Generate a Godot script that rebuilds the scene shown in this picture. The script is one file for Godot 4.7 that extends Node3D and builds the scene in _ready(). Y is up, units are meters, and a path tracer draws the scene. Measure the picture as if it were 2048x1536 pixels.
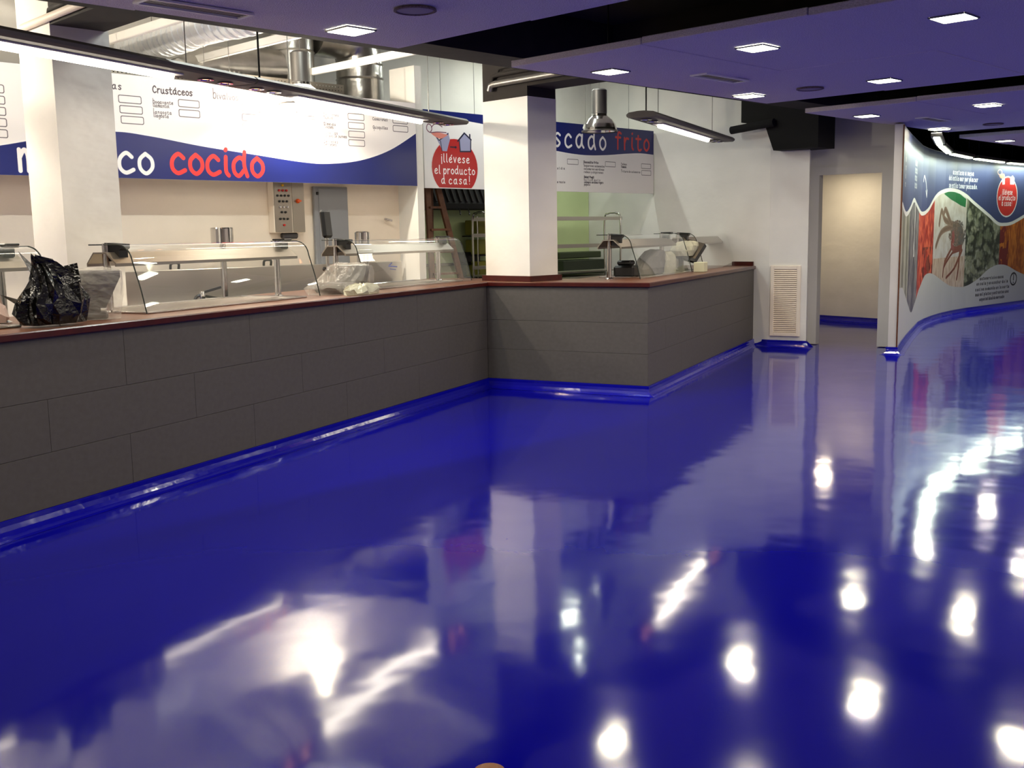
extends Node3D
# A seafood self-service restaurant after its floor was painted: world axes are metres, y up, the camera stands over the origin.
# K axes: u runs along the menu boards, v away from the dining hall.  C axes: t runs along the counters, n into the kitchen.

const TAU_S := 6.2831853
var BK := Basis(Vector3.UP, deg_to_rad(45.5))
var BC := Basis(Vector3.UP, deg_to_rad(65.13))
var A0 := Vector3(-0.234, 0, -10.385)
var C0 := Vector3(1.259, 0, -9.607)
var E0 := Vector3(3.193, 0, -13.78)
var M := {}
var used := {}
var rng := RandomNumberGenerator.new()

# ------------------------------------------------------------------ frames
func K(u: float, h: float, v: float) -> Vector3:
	return BK * Vector3(u, h, -v)
func CL(t: float, h: float, n: float) -> Vector3:
	return A0 + BC * Vector3(t, h, -n)
func CR(t: float, h: float, n: float) -> Vector3:
	return C0 + BC * Vector3(t, h, -n)

# ------------------------------------------------------------------ nodes
func numbered(called: String) -> String:
	used[called] = used.get(called, -1) + 1
	return called if used[called] == 0 else "%s_%03d" % [called, used[called]]
func tag(o: Node, label: String, category: String, group := "", kind := "") -> Node:
	o.set_meta("label", label)
	o.set_meta("category", category)
	if group != "": o.set_meta("group", group)
	if kind != "": o.set_meta("kind", kind)
	return o
func thing(called: String, label: String, category: String, at := Vector3.ZERO, basis := Basis.IDENTITY, group := "") -> Node3D:
	var o := Node3D.new()
	o.name = numbered(called)
	add_child(o)
	o.transform = Transform3D(basis, at)
	tag(o, label, category, group)
	return o
func part(parent: Node, called: String, st: SurfaceTool, m: Material, label := "") -> MeshInstance3D:
	var o := MeshInstance3D.new()
	o.mesh = st.commit()
	o.material_override = m
	o.name = called
	o.cast_shadow = GeometryInstance3D.SHADOW_CASTING_SETTING_ON
	if label != "": o.set_meta("label", label)
	parent.add_child(o, true)
	return o
func struct(called: String, st: SurfaceTool, m: Material, label: String, category: String, basis := Basis.IDENTITY, at := Vector3.ZERO) -> MeshInstance3D:
	var o := part(self, numbered(called), st, m)
	o.transform = Transform3D(basis, at)
	tag(o, label, category, "", "structure")
	return o
func copy(o: Node3D, label: String, at: Vector3, basis: Basis) -> Node3D:
	var c: Node3D = o.duplicate()
	c.name = numbered(String(o.name).rstrip("0123456789").rstrip("_") if String(o.name).right(3).is_valid_int() else String(o.name))
	add_child(c)
	c.transform = Transform3D(basis, at)
	c.set_meta("label", label)
	return c

# ------------------------------------------------------------------ shapes
func mb() -> SurfaceTool:
	var st := SurfaceTool.new()
	st.begin(Mesh.PRIMITIVE_TRIANGLES)
	return st
func vtx(st: SurfaceTool, p: Vector3, n: Vector3, uv := Vector2.ZERO) -> void:
	st.set_normal(n)
	st.set_uv(uv)
	st.add_vertex(p)
func tri(st: SurfaceTool, a: Vector3, b: Vector3, c: Vector3) -> void:
	var n := (b - a).cross(c - a)
	if n.length() < 1e-12: return
	n = n.normalized()
	vtx(st, a, n); vtx(st, c, n); vtx(st, b, n)
func quad(st: SurfaceTool, a: Vector3, b: Vector3, c: Vector3, d: Vector3, uvs := []) -> void:
	var n := (c - a).cross(d - b)
	if n.length() < 1e-12: return
	n = n.normalized()
	var w: Array = uvs if uvs.size() == 4 else [Vector2(0, 1), Vector2(1, 1), Vector2(1, 0), Vector2(0, 0)]
	vtx(st, a, n, w[0]); vtx(st, c, n, w[2]); vtx(st, b, n, w[1])
	vtx(st, a, n, w[0]); vtx(st, d, n, w[3]); vtx(st, c, n, w[2])
func box(st: SurfaceTool, c: Vector3, s: Vector3, b := Basis.IDENTITY) -> void:
	var h := s * 0.5
	var p := []
	for i in 8:
		p.append(c + b * Vector3(h.x if i & 1 else -h.x, h.y if i & 2 else -h.y, h.z if i & 4 else -h.z))
	quad(st, p[4], p[5], p[7], p[6]); quad(st, p[1], p[0], p[2], p[3])
	quad(st, p[5], p[1], p[3], p[7]); quad(st, p[0], p[4], p[6], p[2])
	quad(st, p[6], p[7], p[3], p[2]); quad(st, p[0], p[1], p[5], p[4])
func box2(st: SurfaceTool, lo: Vector3, hi: Vector3) -> void:
	box(st, (lo + hi) * 0.5, (hi - lo).abs())
func cbox(st: SurfaceTool, c: Vector3, s: Vector3, r: float, b := Basis.IDENTITY) -> void:
	# a box with chamfered edges
	var h := s * 0.5
	r = minf(r, minf(h.x, minf(h.y, h.z)) * 0.9)
	var P := func(sx: float, sy: float, sz: float, ax: int) -> Vector3:
		var q := Vector3(sx * (h.x - (0.0 if ax == 0 else r)), sy * (h.y - (0.0 if ax == 1 else r)), sz * (h.z - (0.0 if ax == 2 else r)))
		return c + b * q
	for s1 in [-1.0, 1.0]:
		var f1 := [P.call(s1, -1, -1, 0), P.call(s1, 1, -1, 0), P.call(s1, 1, 1, 0), P.call(s1, -1, 1, 0)]
		var f2 := [P.call(-1, s1, -1, 1), P.call(-1, s1, 1, 1), P.call(1, s1, 1, 1), P.call(1, s1, -1, 1)]
		var f3 := [P.call(-1, -1, s1, 2), P.call(1, -1, s1, 2), P.call(1, 1, s1, 2), P.call(-1, 1, s1, 2)]
		for f in [f1, f2, f3]:
			oquad(st, f[0], f[1], f[2], f[3], c)
	for s1 in [-1.0, 1.0]:
		for s2 in [-1.0, 1.0]:
			oquad(st, P.call(s1, s2, -1, 0), P.call(s1, s2, 1, 0), P.call(s1, s2, 1, 1), P.call(s1, s2, -1, 1), c)
			oquad(st, P.call(s1, -1, s2, 0), P.call(s1, 1, s2, 0), P.call(s1, 1, s2, 2), P.call(s1, -1, s2, 2), c)
			oquad(st, P.call(-1, s1, s2, 1), P.call(1, s1, s2, 1), P.call(1, s1, s2, 2), P.call(-1, s1, s2, 2), c)
			for s3 in [-1.0, 1.0]:
				var a: Vector3 = P.call(s1, s2, s3, 0)
				var d: Vector3 = P.call(s1, s2, s3, 1)
				var e: Vector3 = P.call(s1, s2, s3, 2)
				if (d - a).cross(e - a).dot(a - c) > 0: tri(st, a, d, e)
				else: tri(st, a, e, d)
func oquad(st: SurfaceTool, a: Vector3, b: Vector3, c: Vector3, d: Vector3, inside: Vector3) -> void:
	# a quad whose normal points away from a point
	if (c - a).cross(d - b).dot((a + c) * 0.5 - inside) >= 0: quad(st, a, b, c, d)
	else: quad(st, d, c, b, a)
func tube(st: SurfaceTool, pts: Array, r: float, sides := 10, caps := true, r2 := -1.0) -> void:
	var n := pts.size()
	var rings := []
	var up := Vector3.UP
	var d0: Vector3 = (pts[1] - pts[0]).normalized()
	if absf(d0.dot(up)) > 0.95: up = Vector3.RIGHT
	var x := d0.cross(up).normalized()
	for i in n:
		var d: Vector3 = ((pts[mini(i + 1, n - 1)] - pts[maxi(i - 1, 0)]) as Vector3).normalized()
		x = (x - d * d.dot(x)).normalized()
		var y := d.cross(x)
		var ring := []
		var rr := r if r2 < 0 else lerpf(r, r2, float(i) / (n - 1))
		for k in sides + 1:
			var a := TAU_S * k / sides
			var nn := x * cos(a) + y * sin(a)
			ring.append([pts[i] + nn * rr, nn])
		rings.append(ring)
	for i in n - 1:
		for k in sides:
			var a: Array = rings[i][k]
			var b: Array = rings[i][k + 1]
			var c: Array = rings[i + 1][k + 1]
			var e: Array = rings[i + 1][k]
			vtx(st, a[0], a[1]); vtx(st, c[0], c[1]); vtx(st, b[0], b[1])
			vtx(st, a[0], a[1]); vtx(st, e[0], e[1]); vtx(st, c[0], c[1])
	if caps:
		for k in sides:
			tri(st, pts[0], rings[0][k + 1][0], rings[0][k][0])
			tri(st, pts[n - 1], rings[n - 1][k][0], rings[n - 1][k + 1][0])
func bar(st: SurfaceTool, a: Vector3, b: Vector3, w: float, d: float, side := Vector3.ZERO) -> void:
	# a rectangular bar from a to b; side is the direction of its width
	var z := (b - a).normalized()
	var x := side if side != Vector3.ZERO else (Vector3.UP if absf(z.y) < 0.9 else Vector3.RIGHT)
	x = (x - z * z.dot(x)).normalized()
	box(st, (a + b) * 0.5, Vector3(w, d, a.distance_to(b)), Basis(x, z.cross(x), z))
func lathe(st: SurfaceTool, prof: Array, at := Vector3.ZERO, seg := 20, b := Basis.IDENTITY) -> void:
	# prof: Vector2(radius, height) from bottom to top
	var m := prof.size()
	for i in m - 1:
		var p: Vector2 = prof[i]
		var q: Vector2 = prof[i + 1]
		var t := (q - p)
		if t.length() < 1e-9: continue
		var nn := Vector2(t.y, -t.x).normalized()
		for k in seg:
			var a := TAU_S * k / seg
			var c := TAU_S * (k + 1) / seg
			var ra := Vector3(cos(a), 0, sin(a))
			var rc := Vector3(cos(c), 0, sin(c))
			var na := b * (ra * nn.x + Vector3.UP * nn.y)
			var nc := b * (rc * nn.x + Vector3.UP * nn.y)
			var v1 := at + b * (ra * p.x + Vector3.UP * p.y)
			var v2 := at + b * (rc * p.x + Vector3.UP * p.y)
			var v3 := at + b * (rc * q.x + Vector3.UP * q.y)
			var v4 := at + b * (ra * q.x + Vector3.UP * q.y)
			vtx(st, v1, na); vtx(st, v2, nc); vtx(st, v3, nc)
			vtx(st, v1, na); vtx(st, v3, nc); vtx(st, v4, na)
func extrude(st: SurfaceTool, poly: Array, depth: float, xf := Transform3D.IDENTITY) -> void:
	# a polygon in local xy, pulled along local z from 0 to depth
	var pk := PackedVector2Array(poly)
	if Geometry2D.is_polygon_clockwise(pk): pk.reverse()
	var ix := Geometry2D.triangulate_polygon(pk)
	for i in range(0, ix.size(), 3):
		var a := pk[ix[i]]
		var b := pk[ix[i + 1]]
		var c := pk[ix[i + 2]]
		if (b - a).cross(c - a) < 0:
			var s := b
			b = c
			c = s
		var F := func(p: Vector2, z: float) -> Vector3: return xf * Vector3(p.x, p.y, z)
		if depth >= 0:
			tri(st, F.call(a, depth), F.call(b, depth), F.call(c, depth))
			tri(st, F.call(a, 0), F.call(c, 0), F.call(b, 0))
		else:
			tri(st, F.call(a, 0), F.call(b, 0), F.call(c, 0))
			tri(st, F.call(a, depth), F.call(c, depth), F.call(b, depth))
	for i in pk.size():
		var a := pk[i]
		var b := pk[(i + 1) % pk.size()]
		var z0 := minf(0, depth)
		var z1 := maxf(0, depth)
		quad(st, xf * Vector3(a.x, a.y, z0), xf * Vector3(b.x, b.y, z0), xf * Vector3(b.x, b.y, z1), xf * Vector3(a.x, a.y, z1))
func plan(st: SurfaceTool, pts: Array, y0: float, y1: float) -> void:
	# a prism over a plan of world points (y ignored)
	var poly := []
	for p in pts: poly.append(Vector2(p.x, -p.z))
	extrude(st, poly, y1 - y0, Transform3D(Basis(Vector3.RIGHT, Vector3.FORWARD, Vector3.UP), Vector3(0, y0, 0)))
func offs(pts: Array, d: float) -> Array:
	# an open plan line moved to its right-hand side (seen from above, walking along it)
	var out := []
	for i in pts.size():
		var ns := []
		if i > 0: ns.append(rightof(pts[i] - pts[i - 1]))
		if i < pts.size() - 1: ns.append(rightof(pts[i + 1] - pts[i]))
		var m: Vector3 = ns[0] if ns.size() == 1 else (ns[0] + ns[1]).normalized()
		out.append(pts[i] + m * (d / maxf(0.3, m.dot(ns[0]))))
	return out
func rightof(d: Vector3) -> Vector3:
	return Vector3(-d.z, 0, d.x).normalized()
func sweep(st: SurfaceTool, pts: Array, prof: Array, smooth := false) -> void:
	# profile points Vector2(out to the right, height) swept along a plan line
	var rows := []
	for p in prof:
		var row := []
		for q in offs(pts, p.x): row.append(Vector3(q.x, p.y, q.z))
		rows.append(row)
	for j in prof.size() - 1:
		for i in pts.size() - 1:
			quad(st, rows[j][i], rows[j][i + 1], rows[j + 1][i + 1], rows[j + 1][i])
	for e in [0, pts.size() - 1]:
		for j in range(1, prof.size() - 1):
			if e == 0: tri(st, rows[0][e], rows[j + 1][e], rows[j][e])
			else: tri(st, rows[0][e], rows[j][e], rows[j + 1][e])
func smoothed(pts: Array, k := 6) -> Array:
	var out := []
	var n := pts.size()
	for i in n - 1:
		for j in k:
			var t := float(j) / k
			var p0 = pts[maxi(i - 1, 0)]
			var p1 = pts[i]
			var p2 = pts[i + 1]
			var p3 = pts[mini(i + 2, n - 1)]
			out.append(0.5 * ((2.0 * p1) + (p2 - p0) * t + (2.0 * p0 - 5.0 * p1 + 4.0 * p2 - p3) * t * t + (3.0 * p1 - p0 - 3.0 * p2 + p3) * t * t * t))
	out.append(pts[n - 1])
	return out
func bag(st: SurfaceTool, rings: Array, seed_: int, amp: float, seg := 26, peaks := 5) -> void:
	# a crumpled closed bag; rings: [height, centre x, centre z, radius x, radius z]
	var nz := FastNoiseLite.new()
	nz.seed = seed_
	nz.frequency = 3.4
	nz.fractal_octaves = 3
	var g := []
	for i in rings.size():
		var row := []
		var R: Array = rings[i]
		for k in seg:
			var a := TAU_S * k / seg
			var fold := 0.5 * amp * sin(a * peaks + R[0] * 9.0 + seed_) * (0.4 if i == 0 else 1.0)
			var c := cos(a)
			var s := sin(a)
			# squarish section
			var q := pow(pow(absf(c), 3.0) + pow(absf(s), 3.0), -1.0 / 3.0)
			var e := 1.0 + fold + amp * nz.get_noise_3d(c * 2.0, R[0] * 6.0, s * 2.0)
			var y: float = R[0] + (0.0 if i == 0 else amp * 0.16 * nz.get_noise_3d(c * 3.0 + 7.0, R[0] * 5.0, s * 3.0))
			row.append(Vector3(R[1] + c * q * R[3] * e, y, R[2] + s * q * R[4] * e))
		g.append(row)
	for i in rings.size() - 1:
		for k in seg:
			var k2 := (k + 1) % seg
			tri(st, g[i][k], g[i + 1][k2], g[i][k2])
			tri(st, g[i][k], g[i + 1][k], g[i + 1][k2])
	var top := Vector3.ZERO
	for p in g[rings.size() - 1]: top += p / seg
	for k in seg: tri(st, top, g[rings.size() - 1][(k + 1) % seg], g[rings.size() - 1][k])
	var bot := Vector3.ZERO
	for p in g[0]: bot += p / seg
	for k in seg: tri(st, bot, g[0][k], g[0][(k + 1) % seg])

# ------------------------------------------------------------------ materials
func noise_tex(seed_: int, freq: float, lo: Color, hi: Color, size := 256, oct := 4, type := FastNoiseLite.TYPE_SIMPLEX_SMOOTH) -> ImageTexture:
	var nz := FastNoiseLite.new()
	nz.noise_type = type
	nz.seed = seed_
	nz.frequency = freq
	nz.fractal_octaves = oct
	var src := nz.get_seamless_image(size, size)
	src.convert(Image.FORMAT_RGBA8)
	var im := Image.create(size, size, true, Image.FORMAT_RGBA8)
	for y in size:
		for x in size:
			im.set_pixel(x, y, lo.lerp(hi, src.get_pixel(x, y).r))
	return ImageTexture.create_from_image(im)
func norm_tex(seed_: int, freq: float, strength: float, size := 256, oct := 3) -> ImageTexture:
	var nz := FastNoiseLite.new()
	nz.seed = seed_
	nz.frequency = freq
	nz.fractal_octaves = oct
	var im := nz.get_seamless_image(size, size)
	im.convert(Image.FORMAT_RGBA8)
	im.bump_map_to_normal_map(strength)
	return ImageTexture.create_from_image(im)
func mat(c: Color, rough := 0.6, metal := 0.0, spec := 0.5) -> StandardMaterial3D:
	var m := StandardMaterial3D.new()
	m.albedo_color = c
	m.roughness = rough
	m.metallic = metal
	m.metallic_specular = spec
	return m
func textured(m: StandardMaterial3D, tex: Texture2D, scale: float, world := true) -> StandardMaterial3D:
	m.albedo_texture = tex
	m.uv1_triplanar = true
	m.uv1_world_triplanar = world
	m.uv1_scale = Vector3.ONE * scale
	return m
func bumpy(m: StandardMaterial3D, tex: Texture2D, k: float, scale := 0.0) -> StandardMaterial3D:
	m.normal_enabled = true
	m.normal_texture = tex
	m.normal_scale = k
	if scale > 0:
		m.uv1_triplanar = true
		m.uv1_world_triplanar = true
		m.uv1_scale = Vector3.ONE * scale
	return m
func glow(c: Color, e: float) -> StandardMaterial3D:
	var m := mat(Color(0.9, 0.9, 0.88), 0.5)
	m.emission_enabled = true
	m.emission = c
	m.emission_energy_multiplier = e
	return m
func sheet(c: Color, a: float, rough: float) -> StandardMaterial3D:
	var m := mat(Color(c.r, c.g, c.b, a), rough)
	m.transparency = BaseMaterial3D.TRANSPARENCY_ALPHA
	return m
func area_light(parent: Node3D, called: String, at: Vector3, size: Vector2, energy: float, col: Color, dir := Vector3.DOWN) -> AreaLight3D:
	var l := AreaLight3D.new()
	l.name = called
	parent.add_child(l, true)
	l.area_size = size
	l.light_energy = energy
	l.light_color = col
	l.shadow_enabled = true
	l.area_range = 40.0
	var z := -dir.normalized()
	var x := Vector3.RIGHT if absf(z.x) < 0.9 else Vector3.FORWARD
	x = (x - z * z.dot(x)).normalized()
	l.transform = Transform3D(Basis(x, z.cross(x), z), at)
	return l

# ------------------------------------------------------------------ print: a sheet of paint in metres
var cv: Image
var cv_s := 1.0
var cv_o := Vector2.ZERO
func canvas(w_m: float, h_m: float, px_per_m: float, origin: Vector2, paper: Color) -> void:
	cv = Image.create(int(w_m * px_per_m), int(h_m * px_per_m), true, Image.FORMAT_RGBA8)
	cv.fill(paper)
	cv_s = px_per_m
	cv_o = origin      # lower left corner in metres
func px(p: Vector2) -> Vector2:
	return Vector2((p.x - cv_o.x) * cv_s, cv.get_height() - (p.y - cv_o.y) * cv_s)
func dab(a: Vector2, b: Vector2, w: float, col: Color) -> void:
	# one straight stroke with round ends, in pixels
	var r := w * 0.5
	var x0 := maxi(0, int(minf(a.x, b.x) - r - 1))
	var x1 := mini(cv.get_width() - 1, int(maxf(a.x, b.x) + r + 1))
	var y0 := maxi(0, int(minf(a.y, b.y) - r - 1))
	var y1 := mini(cv.get_height() - 1, int(maxf(a.y, b.y) + r + 1))
	var ab := b - a
	var l2 := maxf(ab.length_squared(), 1e-6)
	for y in range(y0, y1 + 1):
		for x in range(x0, x1 + 1):
			var p := Vector2(x + 0.5, y + 0.5)
			var t := clampf((p - a).dot(ab) / l2, 0, 1)
			var k := clampf(r + 0.5 - p.distance_to(a + ab * t), 0, 1) * col.a
			if k > 0:
				var q := cv.get_pixel(x, y)
				cv.set_pixel(x, y, Color(lerpf(q.r, col.r, k), lerpf(q.g, col.g, k), lerpf(q.b, col.b, k), 1))
func stroke(pts: Array, w_m: float, col: Color, curved := true) -> void:
	var s: Array = smoothed(pts, 7) if curved and pts.size() > 2 else pts
	for i in s.size() - 1: dab(px(s[i]), px(s[i + 1]), w_m * cv_s, col)
func fillpoly(pts: Array, col: Color, curved := false) -> void:
	var s: Array = smoothed(pts + [pts[0]], 7) if curved else pts
	var q := PackedVector2Array()
	var lo := Vector2(1e9, 1e9)
	var hi := -lo
	for p in s:
		var t := px(p)
		q.append(t)
		lo = lo.min(t)
		hi = hi.max(t)
	for y in range(maxi(0, int(lo.y)), mini(cv.get_height(), int(hi.y) + 1)):
		var xs := []
		for i in q.size():
			var a := q[i]
			var b := q[(i + 1) % q.size()]
			if (a.y > y + 0.5) != (b.y > y + 0.5):
				xs.append(a.x + (y + 0.5 - a.y) / (b.y - a.y) * (b.x - a.x))
		xs.sort()
		for i in range(0, xs.size() - 1, 2):
			var x0 := maxi(0, int(round(xs[i])))
			var x1 := mini(cv.get_width(), int(round(xs[i + 1])))
			if x1 > x0: cv.fill_rect(Rect2i(x0, y, x1 - x0, 1), col)
func oval(c: Vector2, rx: float, ry: float, col: Color) -> void:
	var p := []
	for k in 48: p.append(c + Vector2(cos(TAU_S * k / 48) * rx, sin(TAU_S * k / 48) * ry))
	fillpoly(p, col)
func ring(c: Vector2, rx: float, ry: float, w: float, col: Color) -> void:
	var p := []
	for k in 41: p.append(c + Vector2(cos(TAU_S * k / 40) * rx, sin(TAU_S * k / 40) * ry))
	stroke(p, w, col, false)
func rrect(lo: Vector2, hi: Vector2, r: float, w: float, col: Color) -> void:
	var p := []
	for c in [[hi.x - r, hi.y - r, 0], [lo.x + r, hi.y - r, 1], [lo.x + r, lo.y + r, 2], [hi.x - r, lo.y + r, 3]]:
		for k in 4:
			var a: float = (c[2] + k / 3.0) * PI / 2
			p.append(Vector2(c[0] + cos(a) * r, c[1] + sin(a) * r))
	p.append(p[0])
	stroke(p, w, col, false)
func printed() -> StandardMaterial3D:
	var m := mat(Color.WHITE, 0.28)
	m.albedo_texture = ImageTexture.create_from_image(cv)
	return m
# handwriting: strokes of each letter, x-height 1
var GLYPHS := {
	"a": [[.75, .85, .45, 1, .1, .72, .06, .3, .32, 0, .62, .22, .75, .85], [.78, 1, .74, .3, .95, 0]],
	"b": [[.12, 1.9, .1, 0], [.1, .55, .42, 1, .76, .72, .68, .18, .38, 0, .1, .25]],
	"c": [[.76, .8, .46, 1, .12, .7, .1, .25, .4, 0, .82, .16]],
	"d": [[.74, .85, .45, 1, .1, .7, .1, .22, .38, 0, .7, .3], [.8, 1.9, .75, .6, .92, 0]],
	"e": [[.12, .5, .5, .54, .75, .76, .5, 1, .16, .76, .1, .26, .4, 0, .82, .15]],
	"f": [[.78, 1.7, .54, 1.9, .36, 1.5, .32, 0], [.04, 1, .7, 1]],
	"g": [[.75, .85, .45, 1, .1, .7, .16, .2, .46, .06, .75, .4], [.78, 1, .74, -.4, .44, -.8, .08, -.6]],
	"h": [[.12, 1.9, .1, 0], [.1, .6, .45, 1, .7, .7, .74, 0]],
	"i": [[.16, 1, .14, .25, .3, 0], [.16, 1.42, .19, 1.46]],
	"j": [[.3, 1, .3, -.5, .05, -.75], [.3, 1.42, .33, 1.46]],
	"l": [[.16, 1.9, .13, .3, .32, 0]],
	"m": [[.1, 1, .1, 0], [.1, .62, .34, 1, .5, .7, .5, 0], [.5, .62, .78, 1, .95, .7, .97, 0]],
	"n": [[.1, 1, .1, 0], [.1, .62, .45, 1, .7, .7, .74, 0]],
	"o": [[.42, 1, .1, .7, .1, .25, .42, 0, .76, .3, .74, .72, .42, 1]],
	"p": [[.1, 1, .1, -.8], [.1, .55, .42, 1, .76, .72, .68, .18, .38, 0, .1, .25]],
	"q": [[.75, .85, .45, 1, .1, .7, .12, .2, .42, 0, .75, .4], [.78, 1, .76, -.8]],
	"r": [[.1, 1, .12, 0], [.12, .55, .36, .95, .66, .94]],
	"s": [[.72, .86, .42, 1, .14, .78, .4, .52, .68, .26, .4, 0, .06, .12]],
	"t": [[.36, 1.6, .33, .25, .55, 0, .78, .1], [.04, 1.05, .72, 1.05]],
	"u": [[.1, 1, .12, .25, .4, 0, .7, .3], [.72, 1, .72, .3, .92, 0]],
	"v": [[.05, 1, .38, 0], [.38, 0, .74, 1]],
	"x": [[.08, 1, .72, 0], [.7, 1, .06, 0]],
	"y": [[.08, 1, .4, .1], [.76, 1, .3, -.75]],
	"z": [[.08, 1, .7, 1], [.7, 1, .08, 0], [.08, 0, .74, 0]],
	"!": [[.2, 1.9, .2, .55], [.2, .06, .22, .08]],
	"|": [[.2, 1, .2, -.4], [.2, 1.42, .22, 1.44]],
	"'": [[.2, 1.3, .38, 1.62]],
	".": [[.1, .02, .12, .04]],
}
func write(text: String, at: Vector2, xh: float, w: float, col: Color, rise := 1.0, slant := 0.0, gap := 0.16) -> float:
	# writes from a baseline point, returns the end; a capital is a taller small letter, ' puts an accent on the letter before it
	var x := at.x
	var rnd := RandomNumberGenerator.new()
	rnd.seed = text.hash()
	for i in text.length():
		var ch := text[i]
		if ch == " ":
			x += xh * 0.55
			continue
		var low := ch.to_lower()
		if not GLYPHS.has(low): continue
		var big := 1.55 if ch != low else 1.0
		var wide := 0.0
		var jig := rnd.randf_range(-0.04, 0.04)
		var x_at := x
		if ch == "'": x_at = x - xh * 0.85
		for s in GLYPHS[low]:
			var pts := []
			for j in range(0, s.size(), 2):
				var gx: float = s[j]
				var gy: float = s[j + 1]
				wide = maxf(wide, gx)
				gy = (gy if gy <= 1.0 else gy - 0.05 if s.size() == 4 and gy < 1.5 and gy > 1.3 else 1.0 + (gy - 1.0) * rise) * big
				pts.append(Vector2(x_at + (gx * (1.15 if big > 1 else 1.0) + slant * gy) * xh, at.y + (gy + jig) * xh))
			stroke(pts, w, col)
		if ch != "'": x += (wide + gap) * xh * (1.1 if big > 1 else 1.0)
	return x
func fit(text: String, x0: float, x1: float, y: float, xh: float, w: float, col: Color, rise := 1.0) -> void:
	# letters spread between x0 and x1
	var total := 0.0
	var n := 0
	for ch in text:
		if ch == " ": total += 0.55
		elif ch != "'" and GLYPHS.has(ch.to_lower()):
			var wide := 0.0
			for s in GLYPHS[ch.to_lower()]:
				for j in range(0, s.size(), 2): wide = maxf(wide, s[j])
			total += wide * (1.1 if ch != ch.to_lower() else 1.0)
			n += 1
	write(text, Vector2(x0, y), xh, w, col, rise, 0.0, ((x1 - x0) / xh - total) / maxf(1, n - 0.5))

# ==================================================================
var WARM := Color(1.0, 0.86, 0.66)
var NEUT := Color(1.0, 0.95, 0.86)
var COOL := Color(0.93, 1.0, 0.9)
var MURAL := [Vector3(4.614, 0, -12.483), Vector3(4.88, 0, -13.091), Vector3(5.241, 0, -13.888), Vector3(5.591, 0, -14.638), Vector3(6.137, 0, -15.80), Vector3(6.418, 0, -16.308), Vector3(6.748, 0, -16.843), Vector3(7.137, 0, -17.405), Vector3(7.52, 0, -17.89), Vector3(7.979, 0, -18.395), Vector3(8.424, 0, -18.801), Vector3(9.057, 0, -19.393), Vector3(9.865, 0, -20.14), Vector3(12.8, 0, -22.9)]

func _ready() -> void:
	rng.seed = 7
	var cam := Camera3D.new()
	cam.name = "camera"
	add_child(cam)
	cam.transform = Transform3D(Basis(Vector3.RIGHT, -0.1413) * Basis(Vector3.BACK, -0.01762), Vector3(0, 1.5, 0))
	cam.fov = rad_to_deg(2.0 * atan(768.0 / 2096.15))
	cam.near = 0.05
	cam.far = 100.0
	cam.current = true
	var we := WorldEnvironment.new()
	we.name = "world_environment"
	var env := Environment.new()
	env.background_mode = Environment.BG_COLOR
	env.background_color = Color(0, 0, 0)
	env.tonemap_mode = Environment.TONE_MAPPER_LINEAR
	env.tonemap_exposure = 1.35
	env.sdfgi_enabled = true
	env.ssao_enabled = true
	env.ssil_enabled = true
	we.environment = env
	add_child(we)
	make_materials()
	room()
	ceilings()
	counters()
	lamps()
	boards()
	mural()
	kitchen()
	on_counter()

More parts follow.
